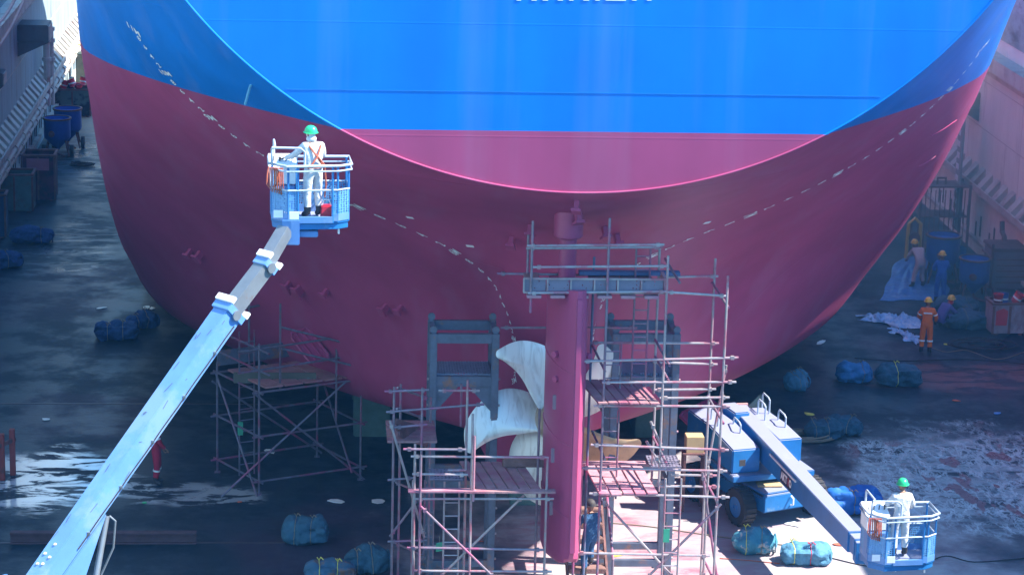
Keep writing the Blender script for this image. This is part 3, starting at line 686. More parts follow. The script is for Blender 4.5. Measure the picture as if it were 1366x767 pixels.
# ------------------------------------------------------------------ scaffolds
RP = .028
def scaffold(name, label, base):
    return thing(name, label, 'scaffold', base)
class Scaf:
    def __init__(s, root, mt=M_pole): s.root = root; s.m = mt
    def up(s, x, y, Y, z0, z1, m_=None, base=True):
        """an upright standing at pixel x,y in plane Y, from height z0 to z1"""
        p = atY(x, y, Y); b = MB(); b.tube((p.x, Y, z0), (p.x, Y, z1), RP, n=8)
        if base and z0 < .1: b.box((p.x, Y, .012), (.15, .15, .02))
        b.build('upright', m_ or s.m, s.root, smooth=True); return p
    def bar(s, x1, y1, x2, y2, Y1, Y2=None, name='ledger', m_=None, coup=True):
        a = atY(x1, y1, Y1); c = atY(x2, y2, Y1 if Y2 is None else Y2); b = MB(); b.tube(a, c, RP, n=8)
        if coup:
            d = (c-a).normalized(); L = (c-a).length
            for q in (.13, L-.13):
                if L > .5: b.box(a+d*q, (.075, .085, .075))
        return b.build(name, m_ or s.m, s.root, smooth=True)
    def lad(s, x1, x2, yt, yb, Y, tilt=.0, m_=None):
        a1, b1 = atY(x1, yt, Y+tilt), atY(x1, yb, Y); a2, b2 = atY(x2, yt, Y+tilt), atY(x2, yb, Y)
        b1.x = a1.x; w = a2.x-a1.x; a2 = a1+V((w, 0, 0)); b2 = b1+V((w, 0, 0))
        b = MB(); b.tube(a1, b1, .022, n=6); b.tube(a2, b2, .022, n=6); L = (b1-a1).length; k = .18
        while k < L: b.tube(a1.lerp(b1, k/L), a2.lerp(b2, k/L), .015, n=5); k += .3
        return b.build('ladder', m_ or s.m, s.root, smooth=True)
def z_of(x, y, Y): return atY(x, y, Y).z
def planks(sc, xa, xb, z, Y0, Y1, n, m_, skew=0., along='x', thick=.045, gap=.02, jit=0.):
    """n boards between xa..xb (world), running in Y from Y0 to Y1 (skew shifts the far end in x)"""
    w = (xb-xa)/n
    for i in range(n):
        x0 = xa+i*w+gap/2; x1 = xa+(i+1)*w-gap/2; j = random.uniform(-jit, jit); dz = random.uniform(0, .012)
        b = MB(); b.prism([(x0, Y0+j, z+dz), (x1, Y0+j, z+dz), (x1+skew, Y1+j, z+dz), (x0+skew, Y1+j, z+dz)], (0, 0, thick)); b.build('plank', m_, sc.root, bevel=.006)

# --- scaffold around the rudder (centre right), two rows of uprights
Yf_, Yb_ = 51.35, 52.9
rC = scaffold('scaffold', 'tall pale tube scaffold right of the rudder with walkway round the stock', (2, 50, 0)); C_ = Scaf(rC, M_pole2); 
C_.up(709, 360, Yf_, z_of(709, 417, Yf_), z_of(709, 295, Yf_), M_pole, base=False)
C_.up(704, 345, Yb_, z_of(704, 385, Yb_), z_of(704, 313, Yb_), M_pole, base=False)
C_.up(805, 530, Yf_, 0, z_of(815, 291, Yf_), M_pole)
C_.up(886, 470, Yf_, z_of(886, 602, Yf_), z_of(887, 341, Yf_))
C_.up(962, 560, Yf_, 0, z_of(966, 368, Yf_))
C_.up(788, 480, Yb_, 0, z_of(790, 343, Yb_), mat('scaffold_blue_grey', (.16, .2, .3), .5, .3, col2=(.35, .1, .2), mix2=(.5, .65)))
C_.up(876, 430, Yb_, z_of(876, 525, Yb_), z_of(877, 328, Yb_))
C_.up(947, 500, Yb_, 0, z_of(950, 345, Yb_))
C_.up(871, 600, Yb_, z_of(871, 660, Yb_), z_of(872, 543, Yb_), base=False)
C_.up(880, 620, Yf_+.5, z_of(880, 655, Yf_+.5), z_of(880, 573, Yf_+.5), base=False)
B_ = C_.bar
B_(703, 328, 886, 326.5, Yf_); B_(702, 331.5, 884, 330, Yb_-.9); B_(711, 356.5, 891, 355, Yf_); B_(704, 391, 890, 389, Yf_)
B_(888, 389.5, 970, 395, Yf_, Yf_+.3); B_(880, 370, 958, 368.5, Yb_); B_(663, 365, 845, 368, Yb_, name='ledger', m_=M_pole)
B_(787, 457, 959, 458, Yb_); B_(776, 482, 985, 477, Yf_); B_(871, 483, 957, 486, Yb_); B_(803, 510, 982, 509.5, Yf_)
B_(872, 520, 955, 519, Yb_); B_(880, 531, 973, 530, Yf_+.3); B_(792, 541, 974, 542, Yf_); B_(788, 593, 972, 600, Yf_)
B_(774, 624, 970, 628, Yf_+.2); B_(895, 633, 956, 634, Yb_); B_(880, 648, 960, 649, Yb_); B_(786, 658, 973, 663, Yf_); B_(768, 737, 947, 741, Yf_)
B_(668, 437, 850, 437, 54.2, m_=M_pole); B_(775, 480, 800, 481, Yb_, m_=M_pole)
for (x, y, L) in ((790, 460, 1), (887, 345, 1), (874, 453, 1), (874, 475, 1), (950, 377, 1), (790, 520, 1), (790, 575, 1), (944, 528, 1), (937, 633, 1), (937, 742, 1), (871, 582, 1)):
    p = atY(x, y, Yb_); q = MB(); e = V((p.x+.12, Yf_, p.z-.15)); q.tube(p, e, RP, n=8); q.build('transom_tube', M_pole, rC, smooth=True)
B_(801, 663, 900, 772, Yf_+.1, name='brace'); B_(962, 672, 861, 772, Yf_-.12, name='brace', m_=M_pole)
B_(969, 487, 944, 622, Yb_+.1, name='brace'); B_(937, 630, 957, 775, Yf_+.6, name='brace', m_=M_pole); B_(945, 622, 938, 772, Yf_+.9, name='brace')
B_(868, 562, 884, 600, Yf_+.3, name='brace'); B_(862, 588, 880, 618, Yf_+.3, name='brace')
C_.lad(849, 868, 331, 522, 52.5, m_=M_pole); C_.lad(808, 829, 458, 665, 52.3, m_=M_pole); C_.lad(888, 909, 638, 800, 51)
# decks
z1 = z_of(840, 541, Yf_); a = atY(797, 541, Yf_).x; b_ = atY(880, 541, Yf_).x
planks(C_, a+.0, b_, z1+.05, Yf_-.1, Yb_+.1, 6, M_plank, skew=-.25, jit=.05)
z2 = z_of(840, 661, Yf_); a = atY(797, 660, Yf_).x; b_ = atY(878, 660, Yf_).x
planks(C_, a, b_, z2+.05, Yf_-.15, Yb_+.25, 5, M_plankp, skew=-.12, gap=.04, jit=.05)
q = MB(); q.box(((a+b_)/2, Yb_+.35, z2+.1), (b_-a+.6, .25, .05)); q.build('plank', M_plankp, rC)
q = MB(); q.box((b_+.35, Yb_+.3, z2+.16), (.7, .8, .04)); q.build('mesh_platform', M_perfg, rC)
# walkway round the stock
z3 = z_of(790, 390, Yf_+.1); a = atY(698, 381, Yf_+.1).x; b_ = atY(886, 381, Yf_+.1).x; hh = .3
n = 6
for i in range(n):
    x0 = a+(b_-a)*i/n; x1 = a+(b_-a)*(i+1)/n
    q = MB(); q.box(((x0+x1)/2, Yf_+.1, z3+hh/2), (x1-x0-.05, .03, hh-.05)); q.build('toe_board', M_perfg, rC)
    q = MB()
    for zq in (0, hh): q.box(((x0+x1)/2, Yf_+.07, z3+zq), (x1-x0-.003, .05, .035))
    q.box((x0+.01, Yf_+.071, z3+hh/2), (.035, .05, hh)); q.build('board_frame', M_pole2, rC)
    q = MB(); q.box((x0+.45*(x1-x0), Yf_+.05, z3-.07), ((x1-x0)*.62, .22, .06)); q.build('plank', M_plankp, rC, bevel=.008)
q = MB(); q.box((b_+.02, Yf_+.35, z3+.15), (.06, .6, .36)); q.build('end_board', M_plankp, rC)
for i in range(8):
    x0 = a+.1+(b_-a-.2)*i/8; w = (b_-a-.2)/8
    y0 = Yf_+.2; y1 = Yb_+.1
    if -.6 < x0+w/2 < .3: y1 = 52.0
    q = MB(); q.box((x0+w/2, (y0+y1)/2, z3+.02), (w-.03, y1-y0, .05)); q.build('plank', M_plank, rC, bevel=.006)
q = MB(); q.box((a+2.4, Yb_-.2, z3+.12), (2.2, .22, .08)); q.build('plank', mat('board_blue_grey', (.1, .14, .26), .7), rC, bevel=.01)

# --- scaffold left of the rudder
YL, YL2 = 51.3, 52.8
rB = scaffold('scaffold', 'low tube scaffold left of the rudder with a plank deck under the big propeller blade', (-2, 50, 0)); D_ = Scaf(rB, M_pole2)
D_.up(552, 700, YL, 0, z_of(553, 592, YL)); D_.up(560, 690, YL-.1, 0, z_of(562, 606, YL-.1), M_pole); D_.up(628, 680, YL, 0, z_of(628, 552, YL))
D_.up(632, 630, YL-.06, z_of(632, 667, YL), z_of(632, 580, YL), M_plankp, base=False); D_.up(728, 690, YL, 0, z_of(730, 609, YL))
D_.up(717, 640, YL2, 0, z_of(717, 545, YL2), M_pole); D_.up(621, 640, YL2, 0, z_of(621, 507, YL2))
D_.up(549.5, 740, YL2, 0, z_of(549, 640, YL2)); D_.up(615, 540, YL2+.8, z_of(615, 568, YL2+.8), z_of(615, 512, YL2+.8), M_pole, base=False)
B_ = D_.bar
B_(538, 599, 622, 599.5, YL-.1, m_=M_pole); B_(548, 608.5, 731, 610, YL); B_(550, 632, 624, 633, YL); B_(554, 665, 739, 665, YL); B_(543, 730, 725, 733, YL, m_=M_pole)
B_(552, 761, 736, 762, YL); B_(597, 627, 622, 627, YL+.4); B_(561, 675, 661, 772, YL-.15, name='brace', m_=M_pole); B_(699, 660, 584, 772, YL+.15, name='brace')
B_(545, 730, 620, 727, YL2); B_(585, 521, 640, 521, YL2+.5)
D_.lad(593, 613, 642, 800, YL+.25)
z4 = z_of(680, 658, YL); a = atY(636, 655, YL).x; b_ = atY(724, 655, YL).x
planks(D_, a, b_, z4, YL+.1, YL2+.55, 6, M_plank, skew=-.28, gap=.03, jit=.04)
q = MB(); q.box(((a+b_)/2, YL-.02, z4+.06), (b_-a+.55, .2, .05)); q.build('plank', M_plank, rB, bevel=.008)
q = MB(); q.box((a-.75, YL, z4+.07), (1.45, .22, .05)); q.build('plank', M_plankp, rB, bevel=.008)
q = MB(); q.box((a-.6, YL2-.4, z4+.06), (.75, .7, .03)); q.build('mesh_platform', M_perfg, rB)
q = MB(); q.box((b_-.25, YL2+.2, z4+.16), (1.0, .25, .2)); q.build('timber', M_timber, rB, bevel=.02)

# --- small scaffold far left of the propeller
rE = scaffold('scaffold', 'short dim tube scaffold at the left foot of the left steel tower', (-4, 53, 0)); E_ = Scaf(rE, M_pole)
Y1, Y2 = 53.2, 54.6
E_.up(524, 640, Y1, 0, z_of(527, 516, Y1)); E_.up(562, 600, Y1, 0, z_of(562, 517, Y1)); E_.up(533, 620, Y2, 0, z_of(533, 512, Y2)); E_.up(573, 620, Y2, 0, z_of(573, 530, Y2))
B_ = E_.bar
B_(513, 522, 572, 520, Y1); B_(530, 517, 570, 531, Y1, Y2); B_(515, 549.5, 646, 539, Y1); B_(529, 545, 563, 557, Y1, Y2); B_(525, 570, 570, 566, Y1)
B_(517, 640, 553, 637, Y1); B_(528, 643, 566, 660, Y1, Y2); B_(517, 722, 570, 720, Y1); B_(528, 724, 566, 742, Y1, Y2)
B_(520, 561, 566, 716, Y1-.1, name='brace', m_=M_pole2); B_(520, 715, 556, 668, Y1+.1, name='brace')
z5 = z_of(550, 590, Y1); q = MB()
for k in range(4):
    q = MB(); q.box((atY(550, 585, Y1).x, Y1+.2+k*.4, z5), (1.1, .34, .05)); q.build('plank', M_plank, rE, bevel=.006)
for k in range(3):
    q = MB(); q.beam(atY(528+k*2, 562+k*8, Y1), atY(570, 575+k*9, Y2), .04, .14); q.build('toe_board', M_rust, rE)
E_.lad(567, 579, 640, 745, Y2)

# --- distant scaffold behind the boom, left
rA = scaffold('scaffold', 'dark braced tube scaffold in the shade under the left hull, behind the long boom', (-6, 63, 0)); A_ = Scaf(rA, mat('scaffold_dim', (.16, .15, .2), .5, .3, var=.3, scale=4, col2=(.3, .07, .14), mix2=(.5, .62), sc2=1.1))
P = [V((-6.87, 61.6, 0)), V((-4.27, 62.8, 0)), V((-5.4, 64.7, 0)), V((-8.0, 63.4, 0))]
ux = (P[1]-P[0]).normalized(); uy = (P[3]-P[0]).normalized()
def rt_(a, b_, name='ledger', ext=.18):
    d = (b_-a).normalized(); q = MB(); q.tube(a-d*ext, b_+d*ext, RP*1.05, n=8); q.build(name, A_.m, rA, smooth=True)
Z = V((0, 0, 1))
for i, (p, h) in enumerate(zip(P, (4.0, 3.2, 4.1, 3.0))):
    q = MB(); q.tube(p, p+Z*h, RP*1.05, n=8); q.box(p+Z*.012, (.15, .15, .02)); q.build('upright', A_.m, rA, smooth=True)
for p, z0, h in ((P[0]+ux*.75+uy*.3, 2.6, 4.9), (P[0]+ux*2.15, 1.7, 4.3), (P[3]+ux*.9, 2.8, 4.7)):
    q = MB(); q.tube(p+Z*z0, p+Z*h, RP*1.05, n=8); q.build('upright', A_.m, rA, smooth=True)
for z in (.35, 1.55, 2.72): 
    for i in range(4): rt_(P[i]+Z*z, P[(i+1) % 4]+Z*z)
for z in (3.3, 3.85): rt_(P[0]+Z*z-ux*.4, P[1]+Z*z+ux*.3+Z*.1); rt_(P[0]+Z*z, P[3]+Z*z, ext=.5); rt_(P[0]+ux*.8+Z*(z+.45), P[0]+ux*2.2+uy*-.3+Z*z)
rt_(P[3]+Z*4.3, P[2]+Z*4.4-ux*1.2)
rt_(P[0]+Z*2.6, P[1]+Z*.1, 'brace'); rt_(P[0]-ux*.9+Z*.2, P[1]-ux*.6+Z*2.6, 'brace'); rt_(P[3]+Z*2.6, P[0]+Z*.1-ux*.1, 'brace'); rt_(P[1]-ux*.3+Z*.4, P[2]+Z*2.6, 'brace'); rt_(P[2]+Z*.2, P[3]+Z*2.4, 'brace')
for k in range(5):
    c0 = P[0]+ux*(.2+k*.55)+uy*.05; q = MB(); q.prism([c0+Z*2.78, c0+ux*.5+Z*2.78, c0+ux*.5+uy*1.9+Z*2.78, c0+uy*1.9+Z*2.78], Z*.05); q.build('plank', M_plank, rA, bevel=.006)
q = MB(); c0 = P[0]+ux*-.1+uy*1.1+Z*2.85; q.beam(c0, c0+ux*1.8-uy*.9, .05, .28); q.build('toe_board', mat('board_yellow', (.1, .1, .08), .7, col2=(.1, .2, .2)), rA)
q = MB(); q.beam(P[3]+Z*3.1, P[2]+Z*3.1, .05, .4); q.build('toe_board', M_tower, rA)
q = MB(); lx = P[3]+ux*.35-uy*.5
q.tube(lx, lx+Z*3.9, .025, n=6); q.tube(lx+ux*.42, lx+ux*.42+Z*3.9, .025, n=6)
for k in range(12): q.tube(lx+Z*(.3+k*.3), lx+ux*.42+Z*(.3+k*.3), .017, n=5)
q.build('ladder', A_.m, rA, smooth=True)
t = thing('scaffold_tag', 'small green tag hanging on the ladder of the dim scaffold under the left hull', 'tag', tuple(lx+Z*1.3))
q = MB(); q.box(lx+Z*1.3-uy*.05, (.14, .02, .36)); q.build('card', mat('tag_green', (.05, .35, .2), .6), t); q = MB(); q.tube(lx+Z*1.48-uy*.05, lx+Z*1.58, .008, n=4); q.build('string', M_rope2, t)
t = thing('scaffold_tag', 'small green tag hanging on the ladder of the sunlit scaffold, bottom centre right', 'tag', tuple(atY(888, 712, 50.9)))
p = atY(889, 714, 50.9); q = MB(); q.box(p, (.13, .02, .3)); q.build('card', mat('tag_green', (.05, .35, .2), .6), t); q = MB(); q.tube(p+Z*.15, p+Z*.3, .008, n=4); q.build('string', M_rope2, t)
t = thing('scaffold_tag', 'small green tag hanging inside the scaffold left of the rudder', 'tag', tuple(atY(586, 729, 51.9)))
p = atY(586, 729, 51.9); q = MB(); q.box(p, (.16, .02, .2), rz=.5); q.build('card', mat('tag_green', (.05, .35, .2), .6), t); q = MB(); q.tube(p+Z*.1, p+Z*.25, .008, n=4); q.build('string', M_rope2, t)

# --- steel work towers either side of the propeller
def tower(xl, xr, ytop, ydeck, Y, label):
    a = atY(xl, ytop, Y); c = atY(xr, ytop, Y); zt = a.z; zd = z_of(xl, ydeck, Y); x0, x1 = a.x, c.x; Y2_ = Y+1.15
    t = thing('work_tower', label, 'steel tower', ((x0+x1)/2, Y+.55, 0), group='grey steel work towers beside the propeller')
    for x in (x0, x1):
        for yy in (Y, Y2_):
            q = MB(); q.box((x, yy, zt/2), (.17, .17, zt)); q.box((x, yy, .02), (.4, .4, .04)); q.build('post', M_tower, t, bevel=.015)
            q = MB(); q.lathe((x, yy-.03, zt+.08), [(.085, 0), (.085, .06)], 14, axis=(0, 1, 0)); q.build('lifting_eye', M_tower, t)
    for yy in (Y, Y2_):
        q = MB(); q.box(((x0+x1)/2, yy, zt-.12), (x1-x0-.17, .14, .22)); q.build('top_beam', M_tower, t, bevel=.012)
        q = MB(); q.box(((x0+x1)/2, yy, zd-.14), (x1-x0-.17, .14, .24)); q.build('deck_beam', M_tower, t, bevel=.012)
        for s, x in ((1, x0+.085), (-1, x1-.085)):
            q = MB(); q.prism([(x, yy-.03, zd-.27), (x+s*.5, yy-.03, zd-.27), (x, yy-.03, zd-.85)], (0, .06, 0)); q.build('gusset', M_tower, t)
        for z in (zd-2.6, .5):
            q = MB(); q.box(((x0+x1)/2, yy, z), (x1-x0-.17, .12, .16)); q.build('cross_beam', M_tower, t)
    for x in (x0, x1):
        for z in (zt-.12, zd-.14, zd-2.6):
            q = MB(); q.box((x, Y+.575, z), (.12, .98, .2)); q.build('side_beam', M_tower, t)
        k = .6
        while k < zd:
            q = MB(); q.tube((x+(.09 if x == x1 else -.13), Y+.02, k), (x+(.13 if x == x1 else -.09), Y+.02, k), .03, n=6); q.build('bolt', M_pole2, t); k += .62
    q = MB(); q.box(((x0+x1)/2, Y+.57, zd), (x1-x0-.19, 1.0, .05)); q.build('grating_deck', M_grate, t)
    return t
tower(578.5, 661.5, 444, 500, 55.3, 'grey steel work tower with grating deck, left of the propeller blades')
tower(822, 903, 444, 500, 55.3, 'grey steel work tower with grating deck, right of the rudder behind the ladders')
# ------------------------------------------------------------------ stairs beside the skeg
t = thing('staircase', 'worn wooden steps rising behind the rudder with a tube handrail', 'stairs', (.7, 53.6, 0))
for k in range(8):
    q = MB(); q.box((.75, 52.9+k*.33, .15+k*.24), (.85, .3, .12)); q.build('step', M_plankp if k < 3 else M_timber, t, bevel=.015)
for x in (.3, 1.2):
    q = MB(); q.beam((x, 52.8, .02), (x, 55.4, 1.92), .05, .22); q.build('side_string', M_rust, t)
q = MB(); q.path([(1.2, 52.8, 0), (1.2, 52.8, 1.5), (1.2, 55.3, 3.1)], .03); q.build('handrail', M_pole, t, smooth=True)
q = MB(); q.path([(.3, 52.7, 0), (.3, 52.7, 1.6), (.3, 55.2, 3.2)], .03); q.build('handrail', M_pole, t, smooth=True)

# ------------------------------------------------------------------ people
def sk_mesh(pts, edges, radii, root, sub=2):
    me = bpy.data.meshes.new('sk'); me.from_pydata([tuple(p) for p in pts], edges, []); o = bpy.data.objects.new('sk', me); COL.objects.link(o)
    md = o.modifiers.new('s', 'SKIN'); md.use_smooth_shade = True
    for i, r in enumerate(radii):
        sv = me.skin_vertices[0].data[i]; sv.radius = r if isinstance(r, tuple) else (r, r); sv.use_root = (i == root)
    m2 = o.modifiers.new('ss', 'SUBSURF'); m2.levels = m2.render_levels = sub
    dg = bpy.context.evaluated_depsgraph_get(); out = bpy.data.meshes.new_from_object(o.evaluated_get(dg))
    vs = [v.co.copy() for v in out.vertices]; fs = [list(p.vertices) for p in out.polygons]
    bpy.data.objects.remove(o); bpy.data.meshes.remove(me); bpy.data.meshes.remove(out)
    return vs, fs
def person(loc, rz, label, suit, helmet, J=None, skin=M_skin, boots=M_boot, gloves=None, head_cloth=None, harness=None, tape=False, scale=1., crouch=False, look=0.):
    """J overrides joints (local: +Y is the facing direction, Z up)"""
    j = dict(pel=(0, 0, .95), sp=(0, .0, 1.12), ch=(0, 0, 1.3), nk=(0, .0, 1.47), hd=(0, .02, 1.56),
             shL=(-.18, 0, 1.40), elL=(-.25, .02, 1.13), wrL=(-.25, .12, .89), shR=(.18, 0, 1.40), elR=(.25, .02, 1.13), wrR=(.25, .12, .89),
             hpL=(-.1, 0, .9), knL=(-.12, .03, .5), anL=(-.13, -.02, .1), toL=(-.15, .15, .04), hpR=(.1, 0, .9), knR=(.12, .03, .5), anR=(.13, -.02, .1), toR=(.15, .15, .04))
    if J: j.update(J)
    j = {k: V(v)*scale for k, v in j.items()}
    t = thing('person', label, 'person', (0, 0, 0))
    names = ['pel', 'sp', 'ch', 'nk', 'hd', 'shL', 'elL', 'wrL', 'shR', 'elR', 'wrR', 'hpL', 'knL', 'anL', 'toL', 'hpR', 'knR', 'anR', 'toR']
    ed = [('pel', 'sp'), ('sp', 'ch'), ('ch', 'nk'), ('nk', 'hd'), ('ch', 'shL'), ('shL', 'elL'), ('elL', 'wrL'), ('ch', 'shR'), ('shR', 'elR'), ('elR', 'wrR'),
          ('pel', 'hpL'), ('hpL', 'knL'), ('knL', 'anL'), ('anL', 'toL'), ('pel', 'hpR'), ('hpR', 'knR'), ('knR', 'anR'), ('anR', 'toR')]
    R_ = dict(pel=(.165, .13), sp=(.16, .12), ch=(.185, .135), nk=.065, hd=.06, sh=.088, el=.066, wr=.048, hp=.118, kn=.088, an=.07, to=.05)
    rad_ = [(tuple(q*scale for q in R_[n]) if isinstance(R_.get(n, 0), tuple) else R_.get(n, R_.get(n[:2], .06))*scale) for n in names]
    vs, fs = sk_mesh([j[n] for n in names], [(names.index(a), names.index(b)) for a, b in ed], rad_, 0)
    B = MB(); B.add(vs, fs)
    # region by nearest bone
    segs = [(j[a], j[b], a, b) for a, b in ed]
    def near(p):
        best = None
        for a, b, na, nb in segs:
            u = max(0, min(1, (p-a).dot(b-a)/max((b-a).length_squared, 1e-6))); d = (a.lerp(b, u)-p).length
            if best is None or d < best[0]: best = (d, na, nb, u)
        return best
    mi = []
    for f in fs:
        c = sum((vs[i] for i in f), V((0, 0, 0)))/len(f); d, na, nb, u = near(c)
        k = 0
        if nb == 'hd' and u > .15: k = 1
        if nb[:2] == 'to' or (nb[:2] == 'an' and u > .72): k = 2
        mi.append(k)
    B.mi = mi
    # wrinkles in cloth
    for i, v_ in enumerate(B.v):
        nn = noise.noise(v_*9)*.012+noise.noise(v_*22)*.005; B.v[i] = v_ + V((nn, nn*.8, 0))
    # hands: palm, four fingers, thumb
    B.cur = 3
    for s, side in ((-1, 'L'), (1, 'R')):
        w = j['wr'+side]; fdir = (w-j['el'+side]).normalized(); lat = fdir.cross(V((0, 0, 1)));
        lat = (lat if lat.length > .1 else V((1, 0, 0))).normalized()*(-s); nrm = fdir.cross(lat).normalized()
        pc = w+fdir*.055; B.ell(pc, (.042, .05, .02), 10, Matrix((lat, fdir, nrm)).transposed())
        for q, (lx_, ln) in enumerate(((-.03, .066), (-.01, .078), (.01, .074), (.03, .058))):
            a = pc+fdir*.04+lat*lx_; m1 = a+fdir*ln*.5-nrm*.008; m2 = m1+fdir*ln*.35-nrm*.03
            B.tube(a, m1, .0105, .0095, 6); B.tube(m1, m2, .0095, .008, 6)
        a = pc-lat*s*0+lat*(.036*-1)+fdir*-.01; B.tube(a, a+lat*-.03+fdir*.03-nrm*.012, .012, .009, 6); B.tube(a+lat*-.03+fdir*.03-nrm*.012, a+lat*-.035+fdir*.06-nrm*.022, .009, .008, 6)
    # head
    B.cur = 1 if not head_cloth else 4
    hd = j['hd']+V((0, .01, .075))*scale; up_ = (j['hd']-j['nk']).normalized(); Rh = Matrix.Rotation(look, 3, 'Z')
    hd = j['nk']+up_*.175*scale
    B.ell(hd, (.078*scale, .098*scale, .122*scale), 16, Rh)
    B.ell(hd+Rh @ V((0, .03, -.06))*scale, (.055*scale, .065*scale, .065*scale), 12, Rh)
    B.cur = 1
    fc = lambda x, y, z: hd+Rh @ V((x, y, z))*scale
    B.prism([fc(-.014, .092, -.03), fc(.014, .092, -.03), fc(.006, .092, .01), fc(-.006, .092, .01)], Rh @ V((0, .024, -.006)))
    for s in (-1, 1): B.ell(fc(s*.08, -.005, -.01), (.012, .022, .032), 8, Rh)
    B.cur = 5
    for s in (-1, 1): B.ell(fc(s*.03, .088, .005), (.012, .008, .007), 8, Rh)
    B.box(fc(0, .094, -.055), (.045, .01, .008), M=Rh)
    if tape:
        pass
    body = B.build('body', [suit, skin, boots, gloves or skin, head_cloth or skin, M_dark], t, smooth=True, ang=80)
    # helmet
    H_ = MB(); n = 18; prof_ = [(.128, 0), (.125, .03), (.117, .065), (.095, .1), (.06, .125), (.02, .135)]
    vs_ = []
    for r_, z_ in prof_:
        for k in range(n): vs_.append(fc(r_*math.cos(2*math.pi*k/n)*.92, r_*math.sin(2*math.pi*k/n)*1.08, z_+.035))
    H_.add(vs_, [(i*n+k, i*n+(k+1) % n, (i+1)*n+(k+1) % n, (i+1)*n+k) for i in range(len(prof_)-1) for k in range(n)]+[tuple(range((len(prof_)-1)*n, len(prof_)*n))])
    H_.lathe(fc(0, 0, .03), [(.12, 0), (.146, -.004), (.146, .004), (.12, .01)], n, caps=False); H_.prism([fc(-.07, .12, .033), (fc(.07, .12, .033)), fc(.045, .185, .022), fc(-.045, .185, .022)], (0, 0, .006))
    H_.build('helmet', helmet, t, smooth=True)
    if head_cloth:
        q = MB(); q.ell(hd+V((0, -.02, -.09))*scale, (.1, .1, .085), 14); q.build('neck_cloth', head_cloth, t, smooth=True)
    if harness:
        q = MB(); c, p_ = j['ch'], j['pel']
        for s, sh in ((-1, j['shL']), (1, j['shR'])):
            o_ = j['shR'] if s < 0 else j['shL']
            top = c.lerp(sh, .62)+V((0, 0, .075)); hp = p_+V((-s*.15, -.09, .06))
            q.path([top+V((0, .1, -.05)), top+V((0, .0, .02)), top+V((0, -.09, -.03)), c+V((0, -.165, -.08)), p_.lerp(hp, 1)+V((0, -.04, 0)), hp+V((-s*.03, .1, -.02))], .018, 6)
        q.lathe(p_+V((0, 0, .08)), [(.19, -.03), (.19, .03)], 16, caps=False); q.build('harness', harness, t, smooth=True)
        q = MB(); q.path([c+V((.02, -.17, -.08)), p_+V((.14, -.2, .1)), j['knR']+V((.1, -.16, .15)), j['knR']+V((.08, -.14, -.1))], .016, 6); q.build('lanyard', harness, t, smooth=True)
    if tape:
        q = MB()
        for nm, u in (('arm', 0),):
            for sd__ in ('L', 'R'):
                a = j['sh'+sd__].lerp(j['el'+sd__], .55); d = (j['el'+sd__]-j['sh'+sd__]).normalized(); q.lathe(a-d*.02, [(.082, 0), (.082, .045)], 14, axis=d, caps=False)
                a = j['kn'+sd__].lerp(j['an'+sd__], .18); d = (j['an'+sd__]-j['kn'+sd__]).normalized(); q.lathe(a, [(.094, 0), (.094, .05)], 14, axis=d, caps=False)
        b_ = j['ch']; q.box(b_+V((0, -.142, .03)), (.26, .012, .045)); q.build('reflective_band', M_reflect, t, smooth=True)
    t.location = loc; t.rotation_euler = (0, 0, rz)
    return t

